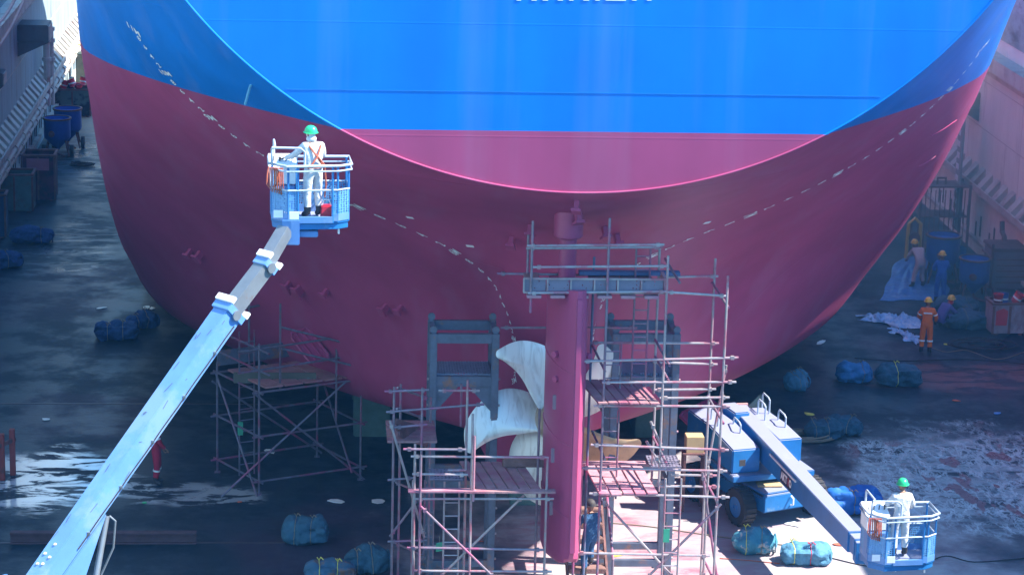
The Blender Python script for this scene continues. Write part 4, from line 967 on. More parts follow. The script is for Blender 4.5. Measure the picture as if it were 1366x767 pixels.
# ------------------------------------------------------------------ aerial work platforms
def basket(root, fl, rz, name='basket'):
    """work basket, floor centre at fl, long side across; open gate side faces local -Y"""
    R = Matrix.Rotation(rz, 3, 'Z'); T = lambda x, y, z: V(fl)+R @ V((x, y, z))
    w, d = .745, .4
    out = [(-w, d), (w, d), (w, -d+.1), (w-.22, -d-.06), (-w+.3, -d-.12), (-w, -d+.18)]
    b = MB(); b.prism([T(x, y, -.02) for x, y in out], (0, 0, .05)); b.prism([T(x*.98, y*.96, -.14) for x, y in out], (0, 0, .12))
    bs = b.build(name, M_lift, root, bevel=.01)
    def post(x, y, h, r=.024, z0=0.):
        q = MB(); q.tube(T(x, y, z0), T(x, y, h), r, n=8); q.build('post', M_lift, bs, smooth=True)
    for x, y in out: post(x*.985, y*.97, 1.12)
    post(-.25, -d-.1, 1.12); post(.42, -d-.07, 1.12); post(-.25, d, 1.1)
    for z, r in ((1.12, .028), (1.02, .02)):
        q = MB(); ex = [(x*1.06, y*1.08) for x, y in out]; q.path([T(x, y, z) for x, y in ex]+[T(*ex[0], z)], r, 8); q.build('hand_rail', M_rail, bs, smooth=True)
    q = MB(); q.path([T(x, y, .64) for x, y in out]+[T(*out[0], .64)], .02, 8); q.build('mid_rail', M_rail, bs, smooth=True)
    # perforated infill panels with kick plates, leaving the gate open
    per = [(out[5], out[0]), (out[0], (-.25, d)), ((-.25, d), (.3, d)), ((.3, d), out[1]), (out[1], out[2]), (out[2], out[3]), (out[3], (.42, -d-.07)), ((-.25, -d-.1), out[4]), (out[4], out[5])]
    for (a, c) in per:
        A, C_2 = T(*a, 0), T(*c, 0); q = MB(); q.beam(A+V((0, 0, .345)), C_2+V((0, 0, .345)), .012, .56); q.build('infill_panel', M_perf, bs)
        q = MB(); q.beam(A+V((0, 0, .1))+R @ V((0, 0, 0)), C_2+V((0, 0, .1)), .02, .14); q.build('kick_plate', M_lift2, bs)
    for (x, y) in ((-w+.12, -d-.0), (-w+.42, -d-.14)):
        q = MB(); q.beam(T(x-.09, y-.04, .17), T(x+.09, y-.05, .17), .012, .15); q.build('sticker', M_white, bs)
    q = MB(); q.beam(T(-.25, -d-.1, .06), T(.42, -d-.08, .06), .05, .12); q.build('gate_sill', M_lift2, bs)
    # control console and raised hoop at the left end
    q = MB(); q.prism([T(-.78, -.1, .68), T(-.28, -.1, .68), T(-.28, .38, .68), T(-.78, .38, .68)], (0, 0, .3)); q.prism([T(-.8, -.12, .98), T(-.26, -.12, .98), T(-.26, .4, 1.14), T(-.8, .4, 1.14)], (0, 0, .05)); q.build('control_console', M_white, bs, bevel=.01)
    q = MB()
    for k in range(4): q.tube(T(-.7+k*.12, .1, 1.08), T(-.7+k*.12, .08, 1.2), .012, n=6)
    q.box(T(-.5, .0, .84), (.4, .02, .12)); q.build('control_lever', M_dark, bs)
    q = MB(); q.box(T(-.53, -.02, .4), (.46, .3, .5), rz=rz); q.build('control_box', M_lift2, bs, bevel=.02)
    q = MB(); q.path([T(-w, -.3, 1.12), T(-w, -.3, 1.42), T(-w+.06, -.28, 1.46), T(-w+.06, .36, 1.46), T(-w+.06, .4, 1.4), T(-w+.06, .4, 1.1)], .024, 8)
    q.path([T(-w, -.32, 1.42), T(-w, -.36, 1.45), T(-.2, -.42, 1.45), T(-.12, -.44, 1.38), T(-.12, -.46, 1.12)], .024, 8); q.build('console_hoop', M_rail, bs, smooth=True)
    q = MB()
    for k in range(6):
        pts = [T(-w-.02+.03*k-.04, -.36-.02*k, 1.08-.0*k), T(-w-.09+.045*k, -.42, .95), T(-w-.1+.05*k, -.43, .75-.02*k), T(-w+.0+.045*k, -.42, .6-.015*k), T(-w+.06+.03*k, -.4, .8), T(-w+.05+.03*k, -.38, 1.06)]
        q.path(pts, .013, 6)
    tag(q.build('hose_bundle', M_orange, bs, smooth=True))
    q = MB(); q.path([T(-.05, -.1, .02), T(-.05, -.1, -.3)], .012, 6); q.tube(T(.55, -.3, -.14), T(.55, -.3, -.26), .02, n=6); q.build('dangling_cable', M_white, bs)
    return bs, T

def wheel(root, c, ax, r, w):
    q = MB(); q.lathe(c, [(r*.55, -w/2), (r*.93, -w/2), (r, -w*.36), (r, w*.36), (r*.93, w/2), (r*.55, w/2)], 26, axis=ax, caps=False)
    for k in range(22):
        a = 2*math.pi*k/22; x = V(ax).normalized().orthogonal().normalized(); y = V(ax).normalized().cross(x); p = V(c)+(x*math.cos(a)+y*math.sin(a))*(r+.008)
        q.beam(p-V(ax).normalized()*w*.42, p+V(ax).normalized()*w*.42, .05, .03, upv=(x*math.cos(a)+y*math.sin(a)))
    ty = q.build('wheel', M_rubber, root, smooth=True)
    q = MB(); q.lathe(c, [(r*.57, -w/2+.02), (r*.5, -w*.3), (r*.2, -w*.34), (r*.15, -w*.5), (r*.15, w*.5), (r*.2, w*.34), (r*.5, w*.3), (r*.57, w/2-.02)], 22, axis=ax); q.build('rim', M_lift, ty, smooth=True)
    return ty
def chassis(t, c, rz):
    R = Matrix.Rotation(rz, 3, 'Z'); T = lambda x, y, z: V(c)+R @ V((x, y, z)); B3 = lambda q, x, y, z, sx, sy, sz: q.box(T(x, y, z), (sx, sy, sz), rz=rz)
    for x in (-1.08, 1.08):
        for y in (-1.05, 1.05): wheel(t, T(x, y, .48), R @ V((1, 0, 0)), .48, .36)
    q = MB(); B3(q, 0, 0, .62, 1.6, 3.3, .38); B3(q, 0, -1.05, .5, 1.9, .22, .2); B3(q, 0, 1.05, .5, 1.9, .22, .2); q.build('chassis', M_lift, t, bevel=.03)
    q = MB(); q.prism([T(-.82, -1.72, .48), T(.82, -1.72, .48), T(.82, -1.72, .9), T(-.82, -1.72, .9)], R @ V((0, .12, 0))); B3(q, 0, -1.15, .93, 1.64, 1.0, .05); q.build('front_plate', M_lift, t, bevel=.015)
    q = MB(); q.path([T(-.05, -1.74, .82), T(-.05, -1.84, .78), T(-.05, -1.84, .62), T(-.05, -1.74, .58)], .022, 6); q.build('tow_hook', M_white, t, smooth=True)
    q = MB(); q.lathe(T(0, 0, .8), [(.62, 0), (.62, .22), (.55, .28)], 26); q.build('slewing_ring', M_lift, t, smooth=True)
# right machine
tR = thing('boom_lift', 'blue boom lift parked on the sunlit floor, boom reaching down to the right', 'boom lift', (5.6, 60.6, 0))
cR = V((5.75, 60.75, 0)); chassis(tR, cR, rad(24))
ta = rad(15); RT_ = Matrix.Rotation(ta, 3, 'Z'); TT = lambda x, y, z: cR+RT_ @ V((x, y, z))
q = MB(); q.prism([TT(-1.15, -1.2, 1.1), TT(1.1, -1.2, 1.1), TT(1.1, 1.9, 1.1), TT(-1.15, 1.9, 1.1)], (0, 0, .16)); q.build('turntable', M_lift, tR, bevel=.02)
def hood(x0, x1, y0, y1, zt, slope, name):
    q = MB(); q.prism([TT(x0, y0, 1.27), TT(x0, y0-.0, 1.27+.62), TT(x0, y0+slope, zt), TT(x0, y1, zt), TT(x0, y1, 1.27)], RT_ @ V((x1-x0, 0, 0))); return q.build(name, M_lift, tR, bevel=.03)
h1 = hood(-1.1, -.34, -1.0, 1.9, 2.1, 1.5, 'engine_hood'); h2 = hood(.4, 1.05, -.5, 1.9, 2.0, 1.0, 'tank_hood')
q = MB(); q.box(TT(-.9, -1.17, 1.6), (.16, .02, .16), rz=ta); q.build('vent', M_dark, h1)
for (x, y) in ((-.9, .4), (-.5, -.1), (.6, .8), (.9, .2), (.95, 1.3)):
    q = MB(); zz_ = 2.08 if y > .3 else 1.95; q.path([TT(x, y, zz_-.1), TT(x, y, zz_+.28), TT(x, y+.08, zz_+.33), TT(x+.05, y+.5, zz_+.33), TT(x+.05, y+.55, zz_+.25), TT(x+.05, y+.55, zz_-.1)], .022, 6); q.build('grab_rail', M_rail, tR, smooth=True)
q = MB(); q.box(TT(0, 1.35, 1.75), (.42, .9, .95), rz=ta); q.build('boom_pedestal', M_lift, tR, bevel=.03)
bA = atY(984, 556, 62.6); bB = atY(1141, 722, 53.2)
q = MB(); q.beam(bA, bB, .46, .66, w2=.36, h2=.5); boomR = q.build('boom', M_lift, tR, bevel=.015)
bd = (bB-bA).normalized(); bs_ = bd.cross(V((0, 0, 1))).normalized(); bu = bs_.cross(bd)
q = MB(); q.beam(bA-bd*.06, bA+bd*.02, .52, .72); q.build('end_plate', mat('pink_oxide', (.5, .28, .26), .6), boomR)
def on_boom(u, v_, side=-1): L_b = (bB-bA).length; f = u; w = .46+(.36-.46)*f; h = .66+(.5-.66)*f; return bA+bd*(L_b*f)+bs_*(side*(w/2))+bu*(v_*h/2)
side_ = -1 if on_boom(.5, 0, -1).x < on_boom(.5, 0, 1).x else 1
q = MB(); a, b_ = on_boom(.38, .55, side_), on_boom(.6, .55, side_); q.beam(a+bs_*side_*.02, b_+bs_*side_*.02, .03, .05); q.build('side_rail', M_white, boomR)
# dark name plate with white and red characters on the boom side
p0 = on_boom(.475, .28, side_)+bs_*side_*.006; p1 = on_boom(.56, .28, side_)+bs_*side_*.006; dn = -bu*.3
q = MB(); q.prism([p0, p1, p1+dn, p0+dn], bs_*side_*.008); plate = q.build('name_plate', mat('plate_black', (.02, .015, .04), .5), boomR)
for i, ch in enumerate('AKTIO'):
    gv, gf = glyphs(ch, .26); ex = (p1-p0)*.19; c0 = p0+(p1-p0)*(.1+.2*i)+dn*.78
    vs = [c0+bd*(u_+.06)*.9+bu*v_+bs_*side_*.012 for u_, v_ in gv]; q = MB(); q.add(vs, gf); q.build('plate_letter', M_white if i != 3 else M_redp, plate)
q = MB(); q.beam(bA+bd*2.2-bu*.45, TT(0, .1, 1.3), .14, .14); q.tube(bA+bd*3.2-bu*.3, TT(0, -.4, 1.4), .07, n=12); q.build('lift_cylinder', M_steelg, tR)
flR = atY(1197, 743, 52.0); flR = V((flR.x, 52.0, flR.z))
bs2, TB = basket(tR, flR, rad(4))
q = MB(); q.beam(bB-bd*.1, bB+bd*.35, .3, .4); q.box(bB+bd*.35+V((0, 0, -.1)), (.26, .3, .5)); q.beam(bB+bd*.4-V((0, 0, .2)), TB(-.6, .3, -.1), .16, .16); q.build('jib_head', M_lift, tR, bevel=.01)
q = MB(); q.prism([TT(-.5, -1.3+.0, .97), TT(.1, -1.45, .97), TT(.35, -1.1, .97), TT(-.4, -.95, .97)], (0, 0, .03)); tag(q.build('plywood_sheet', mat('plywood', (.5, .36, .18), .7)), 'loose yellowish board lying on the front deck of the parked blue boom lift', 'board')

person(TB(.02, -.02, .03), rad(8), 'worker in white coveralls and green helmet in the lower right basket, back turned', M_cover_w, M_green,
       J=dict(shL=(-.2, 0, 1.42), elL=(-.3, .1, 1.2), wrL=(-.26, .3, 1.1), elR=(.28, .05, 1.16), wrR=(.24, .26, 1.04)), gloves=M_boot)

# left machine: base stands below the picture, its boom crosses it
bl0 = atY(56, 770, 43.5); bl1 = atY(308, 412, 46.6); bl2 = atY(357, 350, 47.2); bl3 = atY(381, 306, 47.7)
dl = (bl1-bl0).normalized(); bl0 = bl0 - dl*.3
tL = thing('boom_lift', 'pale blue telescopic boom lift rising from the lower left corner to a high basket', 'boom lift', (bl0.x, bl0.y, 0))
chassis(tL, V((bl0.x-.2, bl0.y-.2, 0)), rad(-30))
q = MB(); q.box((bl0.x-.4, bl0.y-.4, 1.9), (2.0, 3.0, 1.5), rz=rad(-35)); q.build('engine_hood', M_lift, tL, bevel=.08)
q = MB(); q.beam((bl0.x-.5, bl0.y-.5, 1.3), bl0-V((.1, .1, .1)), .5, .7, upv=(0, 1, 0)); q.build('boom_riser', M_lift, tL, bevel=.03)
for nm, a, b_, w, h, w2, h2, mm in (('boom', bl0, bl1, .4, .38, .4, .42, M_lift2), ('boom_section', bl1-dl*.5, bl2, .32, .3, .31, .29, M_steelg), ('boom_section', bl2-dl*.3, bl3, .27, .25, .26, .24, M_steelg)):
    q = MB(); q.beam(a, b_, w, h, w2=w2, h2=h2); o = q.build(nm, mm, tL, bevel=.012)
sdv = dl.cross(V((0, 0, 1))).normalized(); udv = sdv.cross(dl)
for p, w, h in ((bl1, .48, .5), (bl2, .37, .35)):
    q = MB(); q.beam(p-dl*.16, p, w, h); q.build('collar', M_lift2, tL, bevel=.01)
    for s in (-1, 1):
        q = MB(); q.beam(p+udv*s*h*.5+dl*.0, p+udv*s*(h*.5)+dl*.14, w*1.02, .07); q.build('wear_pad', M_white, tL, bevel=.01)
    q = MB(); q.tube(p+sdv*(w/2)-dl*.1, p+sdv*(w/2+.03)-dl*.1, .1, n=16); q.build('pin', M_steelg, tL)
q = MB(); q.path([bl0.lerp(bl1, u)-udv*.13+sdv*(.215+.008*math.sin(u*40)) for u in [k/24 for k in range(4, 24)]], .014, 6); q.build('hose', M_rubber, tL, smooth=True)
for u in (.22, .38, .54, .7, .86):
    c = bl0.lerp(bl1, u); q = MB(); q.box(c-udv*.13+sdv*.205, (.06, .06, .06)); q.build('hose_clip', M_steelg, tL)
random.seed(5)
for k in range(16):
    u = random.uniform(.1, .95); a_ = bl0.lerp(bl1, u); top_ = random.random() < .5; L_s = random.uniform(.04, .22); of = random.uniform(-.14, .14)
    p0_ = (a_+udv*.216+sdv*of) if top_ else (a_+sdv*.203+udv*of); nn_ = udv if top_ else sdv; q = MB(); q.beam(p0_, p0_+dl*L_s+(sdv if top_ else udv)*random.uniform(-.05, .05), .012, .003, upv=nn_); q.build('scuff', mat('scuff_dark', (.08, .09, .12), .8), tL)
# underside bracket, cylinder and hose near the foot
q = MB(); q.prism([bl0.lerp(bl1, .3)-udv*.3+sdv*.12, bl0.lerp(bl1, .13)-udv*.75+sdv*.12, bl0.lerp(bl1, .04)-udv*.8+sdv*.12, bl0-udv*.28+sdv*.12], sdv*-.3); q.build('cylinder_bracket', M_lift2, tL, bevel=.015)
cy = bl0.lerp(bl1, .3)-udv*.42
q = MB(); q.tube(cy, V((cy.x-.2, cy.y-.5, cy.z-1.2)), .06, n=12); q.tube(V((cy.x-.2, cy.y-.5, cy.z-1.2)), V((cy.x-.5, cy.y-1.1, cy.z-3)), .11, n=12); q.build('lift_cylinder', M_steelg, tL, smooth=True)
q = MB(); q.path([cy+V((.05, 0, 0)), cy+V((.16, 0, -.1)), cy+V((.12, -.05, -.6)), cy+V((-.1, -.1, -1.1)), cy+V((-.3, -.2, -1.6))], .02, 8); q.build('hose', M_steelg, tL, smooth=True)
q = MB(); q.path([bl0+V((-.35, 0, -.6)), bl0+V((-.42, 0, .0)), bl0+V((-.5, 0, .3))], .07, 10); q.build('guard', M_lift2, tL, smooth=True)
for u, v_ in ((.14, .0), (.105, -.08), (.1, .08), (.075, .03), (.07, -.09)):
    p = bl0.lerp(bl1, u)+udv*.2+sdv*v_; q = MB(); q.tube(p-udv*.02, p+udv*.012, .028, n=14); q.build('decal_dot', mat('decal_cream', (.65, .55, .35), .5), tL)
flL = atY(413, 290, 48.2); flL = V((flL.x, 48.2, flL.z))
bs1, TL = basket(tL, flL, rad(3))
q = MB(); q.box(bl3+V((.1, .1, -.05)), (.34, .34, .5)); q.box(bl3+V((.25, .25, -.12)), (.75, .3, .12)); q.beam(bl3+V((.1, .15, .1)), TL(-.35, .0, -.1), .26, .3); q.build('jib_head', M_lift2, tL, bevel=.015)
person(TL(.06, -.12, .03), rad(28), 'worker in pale coveralls, orange harness and green helmet in the high left basket', M_cover_w, M_green,
       J=dict(shL=(-.2, .02, 1.42), elL=(-.34, .16, 1.22), wrL=(-.42, .38, 1.14), elR=(.27, .1, 1.16), wrR=(.1, .32, 1.12), hd=(-.02, .02, 1.56), knR=(.13, .06, .5)), gloves=M_boot, head_cloth=M_cover_w, harness=M_orange, look=.25)
t = thing('tool_bag', 'small bright red bag on the floor of the high left basket', 'bag', tuple(TL(.32, -.2, .03)))
q = MB(); c = TL(.32, -.2, .03); q.prism([c+V((-.13, -.09, 0)), c+V((.13, -.09, 0)), c+V((.1, -.07, .26)), c+V((-.1, -.07, .26))], (0, .17, 0)); q.build('pouch', M_redp, t, bevel=.02)
q = MB(); q.path([c+V((-.08, 0, .26)), c+V((-.05, 0, .36)), c+V((.05, 0, .36)), c+V((.08, 0, .26))], .012, 6); q.build('handle', M_reflect, t)

# workers on the floor
person(atZ(209, 645), rad(-95), 'worker in dark red coveralls with reflective bands, head hidden behind the long boom', M_cover_r, M_yellow, tape=True, J=dict(elR=(.24, .12, 1.16), wrR=(.12, .24, 1.0)))
person(atZ(1234, 471), rad(-12), 'worker in orange coveralls and yellow helmet holding the blue tarp strip', M_cover_o, M_yellow, tape=True,
       J=dict(elL=(-.28, .06, 1.16), wrL=(-.2, .28, 1.05), elR=(.28, .03, 1.15), wrR=(.27, .2, 1.0)), gloves=M_boot)
person(atZ(1253, 404), rad(-4), 'worker in bright blue coveralls and yellow helmet standing by the blue tarp', M_cover_b, M_yellow, J=dict(elR=(.26, .1, 1.18), wrR=(.1, .26, 1.1), elL=(-.27, .08, 1.16), wrL=(-.15, .27, 1.08)))
person(atZ(1224, 383), rad(20), 'bending worker in pale pink dust-covered clothes with yellow helmet by the blue tarp', M_cover_p, M_yellow,
       J=dict(pel=(0, -.12, .9), sp=(0, -.03, 1.05), ch=(0, .12, 1.2), nk=(0, .24, 1.33), hd=(0, .3, 1.4), shL=(-.19, .16, 1.29), shR=(.19, .16, 1.29), elL=(-.25, .3, 1.06), wrL=(-.2, .46, .9), elR=(.27, .3, 1.05), wrR=(.3, .46, .88), hpL=(-.1, -.12, .86), hpR=(.1, -.12, .86), knL=(-.16, 0, .48), anL=(-.25, -.06, .1), toL=(-.28, .1, .04), knR=(.15, .03, .48), anR=(.2, -.05, .1), toR=(.24, .12, .04)))
person(atZ(1256, 437), rad(-60), 'crouching worker in purple-blue clothes, red scarf and yellow helmet beside the dark net bundles', mat('coverall_purple', (.1, .1, .32), .85), M_yellow, head_cloth=M_redp,
       J=dict(pel=(0, -.1, .32), sp=(0, 0, .48), ch=(0, .12, .62), nk=(0, .24, .76), hd=(0, .3, .83), shL=(-.18, .16, .72), shR=(.18, .16, .72), elL=(-.24, .34, .52), wrL=(-.16, .52, .4), elR=(.24, .34, .52), wrR=(.18, .52, .4), hpL=(-.11, -.1, .3), hpR=(.11, -.1, .3), knL=(-.2, .26, .46), anL=(-.17, .02, .1), toL=(-.19, .18, .04), knR=(.2, .26, .46), anR=(.17, .02, .1), toR=(.19, .18, .04)))
person((.78, 53.75, .78), rad(20), 'worker in navy coveralls climbing the steps behind the rudder, partly hidden', M_cover_n, M_boot,
       J=dict(knR=(.12, .2, .62), anR=(.12, .16, .26), toR=(.13, .3, .22), elL=(-.26, .1, 1.2), wrL=(-.22, .3, 1.2), elR=(.26, .12, 1.2), wrR=(.24, .32, 1.22)))

# ------------------------------------------------------------------ rolled nets and tarps lying on the floor
def bundle(p, size, rz, label, m_, ties=(M_rope,), kind='roll', seed=0, cat='bundle', group=None, n=36, tiepos=(-.35, .3)):
    """lumpy rolled or folded cloth; size = length, depth, height"""
    L, D, Hh = size; R = Matrix.Rotation(rz, 3, 'Z'); t = thing('net_bundle' if cat == 'bundle' else 'cloth_roll', label, cat, (p.x, p.y, 0), group=group)
    off = V((seed*7.3, seed*3.1, seed))
    B = MB(); m2 = 30; vs = []
    def sq(x, e): return math.copysign(abs(x)**e, x)
    for i in range(n+1):
        u = -1+2*i/n; env = (1-abs(u)**5)**.45 if kind == 'roll' else (1-abs(u)**2.6)**.5
        for j in range(m2):
            a = 2*math.pi*j/m2; y = sq(math.cos(a), .85); z = sq(math.sin(a), .85)
            q = V((u*L/2, y*D/2*env, z*Hh/2*env))
            f = noise.noise(V((u*1.8, math.cos(a)*1.5, math.sin(a)*1.5))+off)*.62
            fold = abs(noise.noise(V((u*1.6+math.sin(a)*1.8, math.cos(a)*3.2, math.sin(a)*3.2))+off))*.42-.08
            fine = noise.noise(V((u*9, a*5, 0))+off)*.05
            k = 1+f*.6-fold+fine
            tie = min(abs(u-tp) for tp in tiepos); k *= 1-.1*math.exp(-(tie/.07)**2)
            q = V((q.x*(1+f*.15), q.y*k, q.z*k)); q.z = max(q.z+Hh*.43, .012+abs(noise.noise(q*5))*.02)
            vs.append(V((p.x, p.y, 0))+R @ q)
    fs = [(i*m2+j, i*m2+(j+1) % m2, (i+1)*m2+(j+1) % m2, (i+1)*m2+j) for i in range(n) for j in range(m2)]+[tuple(range(m2-1, -1, -1)), tuple(range(n*m2, (n+1)*m2))]
    B.add(vs, fs); bd_ = B.build('roll', m_, t, smooth=True, ang=70)
    # exposed spiral of cloth at one end
    q = MB(); pts = []
    for k in range(26):
        a = k*.5; r_ = .08+.014*k; pts.append(V((p.x, p.y, 0))+R @ V((L/2*.9, math.cos(a)*r_*D*1.0, Hh*.43+math.sin(a)*r_*Hh)))
    q.path(pts, .022, 5); q.build('cloth_edge', m_, t, smooth=True)
    for tp, tm in zip(tiepos, list(ties)*3):
        pts = []; i = int((tp+1)/2*n)
        for j in range(m2): pts.append(vs[i*m2+j]+(vs[i*m2+j]-V((p.x, p.y, Hh*.4))).normalized()*.012)
        q = MB(); q.path(pts+[pts[0]], .009, 5); e = max(pts, key=lambda v_: v_.z)
        q.path([e, e+V((.04, -.05, .09)), e+V((.1, -.12, .05))], .012, 5); q.path([e, e+V((-.05, -.03, .08))], .012, 5); q.build('tie', tm, t, smooth=True)
    return t
gB = 'rolled net and tarp bundles on the dock floor'
for i, (px, py, sz, rz, lab, m_, kd, tm) in enumerate((
    (155, 455, (1.35, .8, .62), .05, 'blue net bundle on the dark left floor, larger of the two beside the hull', M_nets, 'roll', M_rope),
    (190, 440, (1.05, .7, .55), .5, 'dim navy bundle just behind the larger blue one left of the hull', M_nets, 'lump', M_rope),
    (42, 326, (1.6, .9, .62), .1, 'long blue-black bundle near the left dock wall, above the puddle', M_nets, 'lump', M_rope2),
    (8, 358, (1.1, .9, .6), .4, 'dark bundle cut by the left edge of the picture', M_nets, 'lump', M_rope2),
    (407, 726, (1.15, .8, .62), -.1, 'dull blue folded tarp roll alone on the floor, lower left of centre', M_netb and mat('net_slate', (.03, .11, .17), .85, var=.25, bump=.7, bsc=7), 'roll', M_rope),
    (490, 766, (1.1, .85, .68), .15, 'blue roll with yellow tie at the bottom edge left of the scaffold', M_net, 'lump', M_rope),
    (1140, 511, (1.1, .75, .6), .1, 'plain blue cloth roll right of the hull, left one of the upper two', mat('net_midblue', (.03, .16, .36), .8, var=.25, bump=.7, bsc=7), 'roll', M_rope2),
    (1199, 516, (1.4, .8, .66), .05, 'dark teal double roll with yellow tie, right one of the upper two', M_net, 'roll', M_rope),
    (1063, 523, (.8, .7, .62), .6, 'bright blue crumpled net heap under the right edge of the hull', M_netb, 'lump', M_rope2),
    (1100, 587, (1.15, .75, .56), .1, 'dark blue-green bundle on the open floor behind the boom, front of a pair', M_net, 'lump', M_rope2),
    (1124, 580, (1.2, .7, .52), -.5, 'dark slanting bundle lying behind its front neighbour right of the boom', M_net, 'lump', M_rope2),
    (1140, 688, (1.5, .9, .72), .1, 'smooth saturated blue roll between the boom and the lower right basket', mat('roll_blue', (.01, .12, .42), .6, var=.2, bump=.4, bsc=4), 'roll', M_rope2),
    (1008, 741, (1.1, .8, .66), -.1, 'sunlit teal net bundle showing its folded white inside, bottom right of the scaffold', mat('net_teal', (.05, .24, .34), .85, var=.3, col2=(.4, .42, .42), mix2=(.54, .6), sc2=3, bump=.8, bsc=8), 'lump', M_rope),
    (1077, 754, (1.25, .75, .52), -.05, 'sunlit light blue folded tarp bundle with yellow and red ties below the boom', M_netb, 'roll', M_rope),
    (1278, 428, (1.55, 1.1, .8), .2, 'big dark net heap behind another by the crouching worker', M_net, 'lump', M_rope2),
    (1292, 440, (1.5, .9, .62), 0, 'dark green-blue net heap in front, left of the tub with red buckets', M_net, 'lump', M_rope2),
    )):
    p = atZ(px, py); p.y += sz[1]*.3
    bundle(p, sz, rz, lab, m_, (tm if i in (9, 12, 13, 7) else M_rope2, M_redp if i == 13 else M_rope2), kd, seed=i+1, group=gB, tiepos=((-.35, .3), (-.1,), (.4,), (-.5, .15))[(i*7) % 4])
p = atZ(440, 770); bundle(V((p.x, p.y-.2, 0)), (1.2, .7, .5), 0, 'blue and rusty brown roll with yellow ties cut by the bottom edge of the picture', mat('net_brown', (.04, .12, .2), .85, var=.3, col2=(.2, .1, .06), mix2=(.48, .58), sc2=1.5), (M_rope,), 'roll', 31, group=gB)

def sheet(name, label, cat, pix, m_, amp, seed, nx=40, ny=22, thick=.0):
    """crumpled cloth sheet: four pixel corners on the floor (near left, near right, far right, far left)"""
    c = [atZ(*q) for q in pix]; B = MB(); off = V((seed*5.1, seed, 0))
    for s in (0, 1):
        for i in range(nx+1):
            for j in range(ny+1):
                u, v_ = i/nx, j/ny; p = c[0]*(1-u)*(1-v_)+c[1]*u*(1-v_)+c[2]*u*v_+c[3]*(1-u)*v_
                e = min(u, 1-u, v_, 1-v_)*6
                w = V((noise.noise(V((u*3, v_*3, 9))+off), noise.noise(V((u*3, v_*3, 19))+off), 0))*.35
                h = abs(noise.noise(V((u*7, v_*3.5, 0))+off))*amp+abs(noise.noise(V((u*16, v_*9, 4))+off))*amp*.45
                B.v.append(p+w*(1.2-min(e, 1))*.9+V((0, 0, .012+h*min(e+.25, 1)-(.008 if s else 0))))
    n1 = (nx+1)*(ny+1)
    for s in (0, 1):
        for i in range(nx):
            for j in range(ny): a = s*n1+i*(ny+1)+j; B.f.append([a, a+ny+1, a+ny+2, a+1]); B.mi.append(0)
    for i in range(nx):
        for j in (0, ny): a = i*(ny+1)+j; B.f.append([a, a+ny+1, a+ny+1+n1, a+n1]); B.mi.append(0)
    for j in range(ny):
        for i in (0, nx): a = i*(ny+1)+j; B.f.append([a, a+1, a+1+n1, a+n1]); B.mi.append(0)
    return tag(B.build(name, m_, smooth=True, ang=80), label, cat)
sheet('tarp', 'large flat blue tarp spread on the floor behind the right side of the hull', 'tarp', ((1170, 402), (1270, 400), (1240, 338), (1205, 345)), M_tarp, .12, 3)
sheet('tarp', 'crumpled pale blue tarp strip dragged from the hull towards the orange worker', 'tarp', ((1150, 428), (1222, 440), (1226, 424), (1146, 420)), M_tarpw, .28, 5, 50, 14)
sheet('tarp', 'short darker blue tarp end lying in front of the pale strip', 'tarp', ((1192, 445), (1224, 460), (1224, 449), (1188, 438)), M_tarpw, .22, 8, 30, 12)
# a raised fold of blue tarp hung by the hopper
p = atZ(1247, 380); B = MB()
for i in range(13):
    for j in range(9):
        u, v_ = i/12, j/8; B.v.append(V((p.x-.1+u*1.3, p.y+.5+.25*math.sin(u*9)+.2*v_, 1.45-1.4*v_-.25*u*(1-v_))))
for s in (0, 1):
    if s:
        n1 = len(B.v); B.v += [v_+V((0, .02, 0)) for v_ in B.v[:n1]]
for i in range(12):
    for j in range(8):
        a = i*9+j; B.f.append([a, a+9, a+10, a+1]); B.f.append([a+117, a+118, a+127, a+126]); B.mi += [0, 0]
tag(B.build('tarp', M_tarp, smooth=True), 'blue tarp fold hanging upright behind the worker in blue', 'tarp')

# ------------------------------------------------------------------ blasting pots
def pot(p, label, sc=1., m_=M_blueb, rz=0):
    t = thing('blasting_pot', label, 'blasting pot', (p.x, p.y, 0), rz, group='blue wheeled blasting pots')
    c = V((p.x, p.y, 0)); s = sc
    q = MB(); q.lathe(c, [(.08*s, .3*s), (.1*s, .36*s), (.52*s, .78*s), (.55*s, .84*s), (.55*s, 1.62*s), (.52*s, 1.63*s), (.5*s, 1.5*s)], 28); q.build('tank', m_, t, smooth=True, ang=30)
    q = MB(); q.lathe(c, [(.55*s, 1.6*s), (.6*s, 1.6*s), (.6*s, 1.66*s), (.52*s, 1.66*s)], 28, caps=False); q.build('rim', M_rust, t)
    q = MB(); q.lathe(c+V((-.18*s, -.5*s, 1.05*s)), [(.13*s, -.06), (.13*s, .08), (.03, .1)], 16, axis=(0, -1, 0)); q.build('hatch', M_rust, t, smooth=True)
    for k in (-1, 1):
        q = MB(); q.tube(c+V((k*.35*s, -.25*s, .75*s)), c+V((k*.5*s, -.3*s, .06*s)), .035, n=8); q.tube(c+V((k*.35*s, .25*s, .75*s)), c+V((k*.45*s, .3*s, .2*s)), .035, n=8); q.build('leg', M_rust, t)
        w = MB(); w.lathe(c+V((k*.58*s, .1*s, .24*s)), [(.1, -.07), (.24*s, -.07), (.24*s, .07), (.1, .07)], 18, axis=(1, 0, 0)); w.lathe(c+V((k*.58*s, .1*s, .24*s)), [(.1, -.04), (.1, .04)], 12, axis=(1, 0, 0)); w.build('wheel', M_rubber, t, smooth=True)
    q = MB(); q.path([c+V((0, 0, .34*s)), c+V((0, -.2, .18)), c+V((.35, -.55, .12))], .045, 8); q.build('outlet_pipe', M_rust, t, smooth=True)
    return t
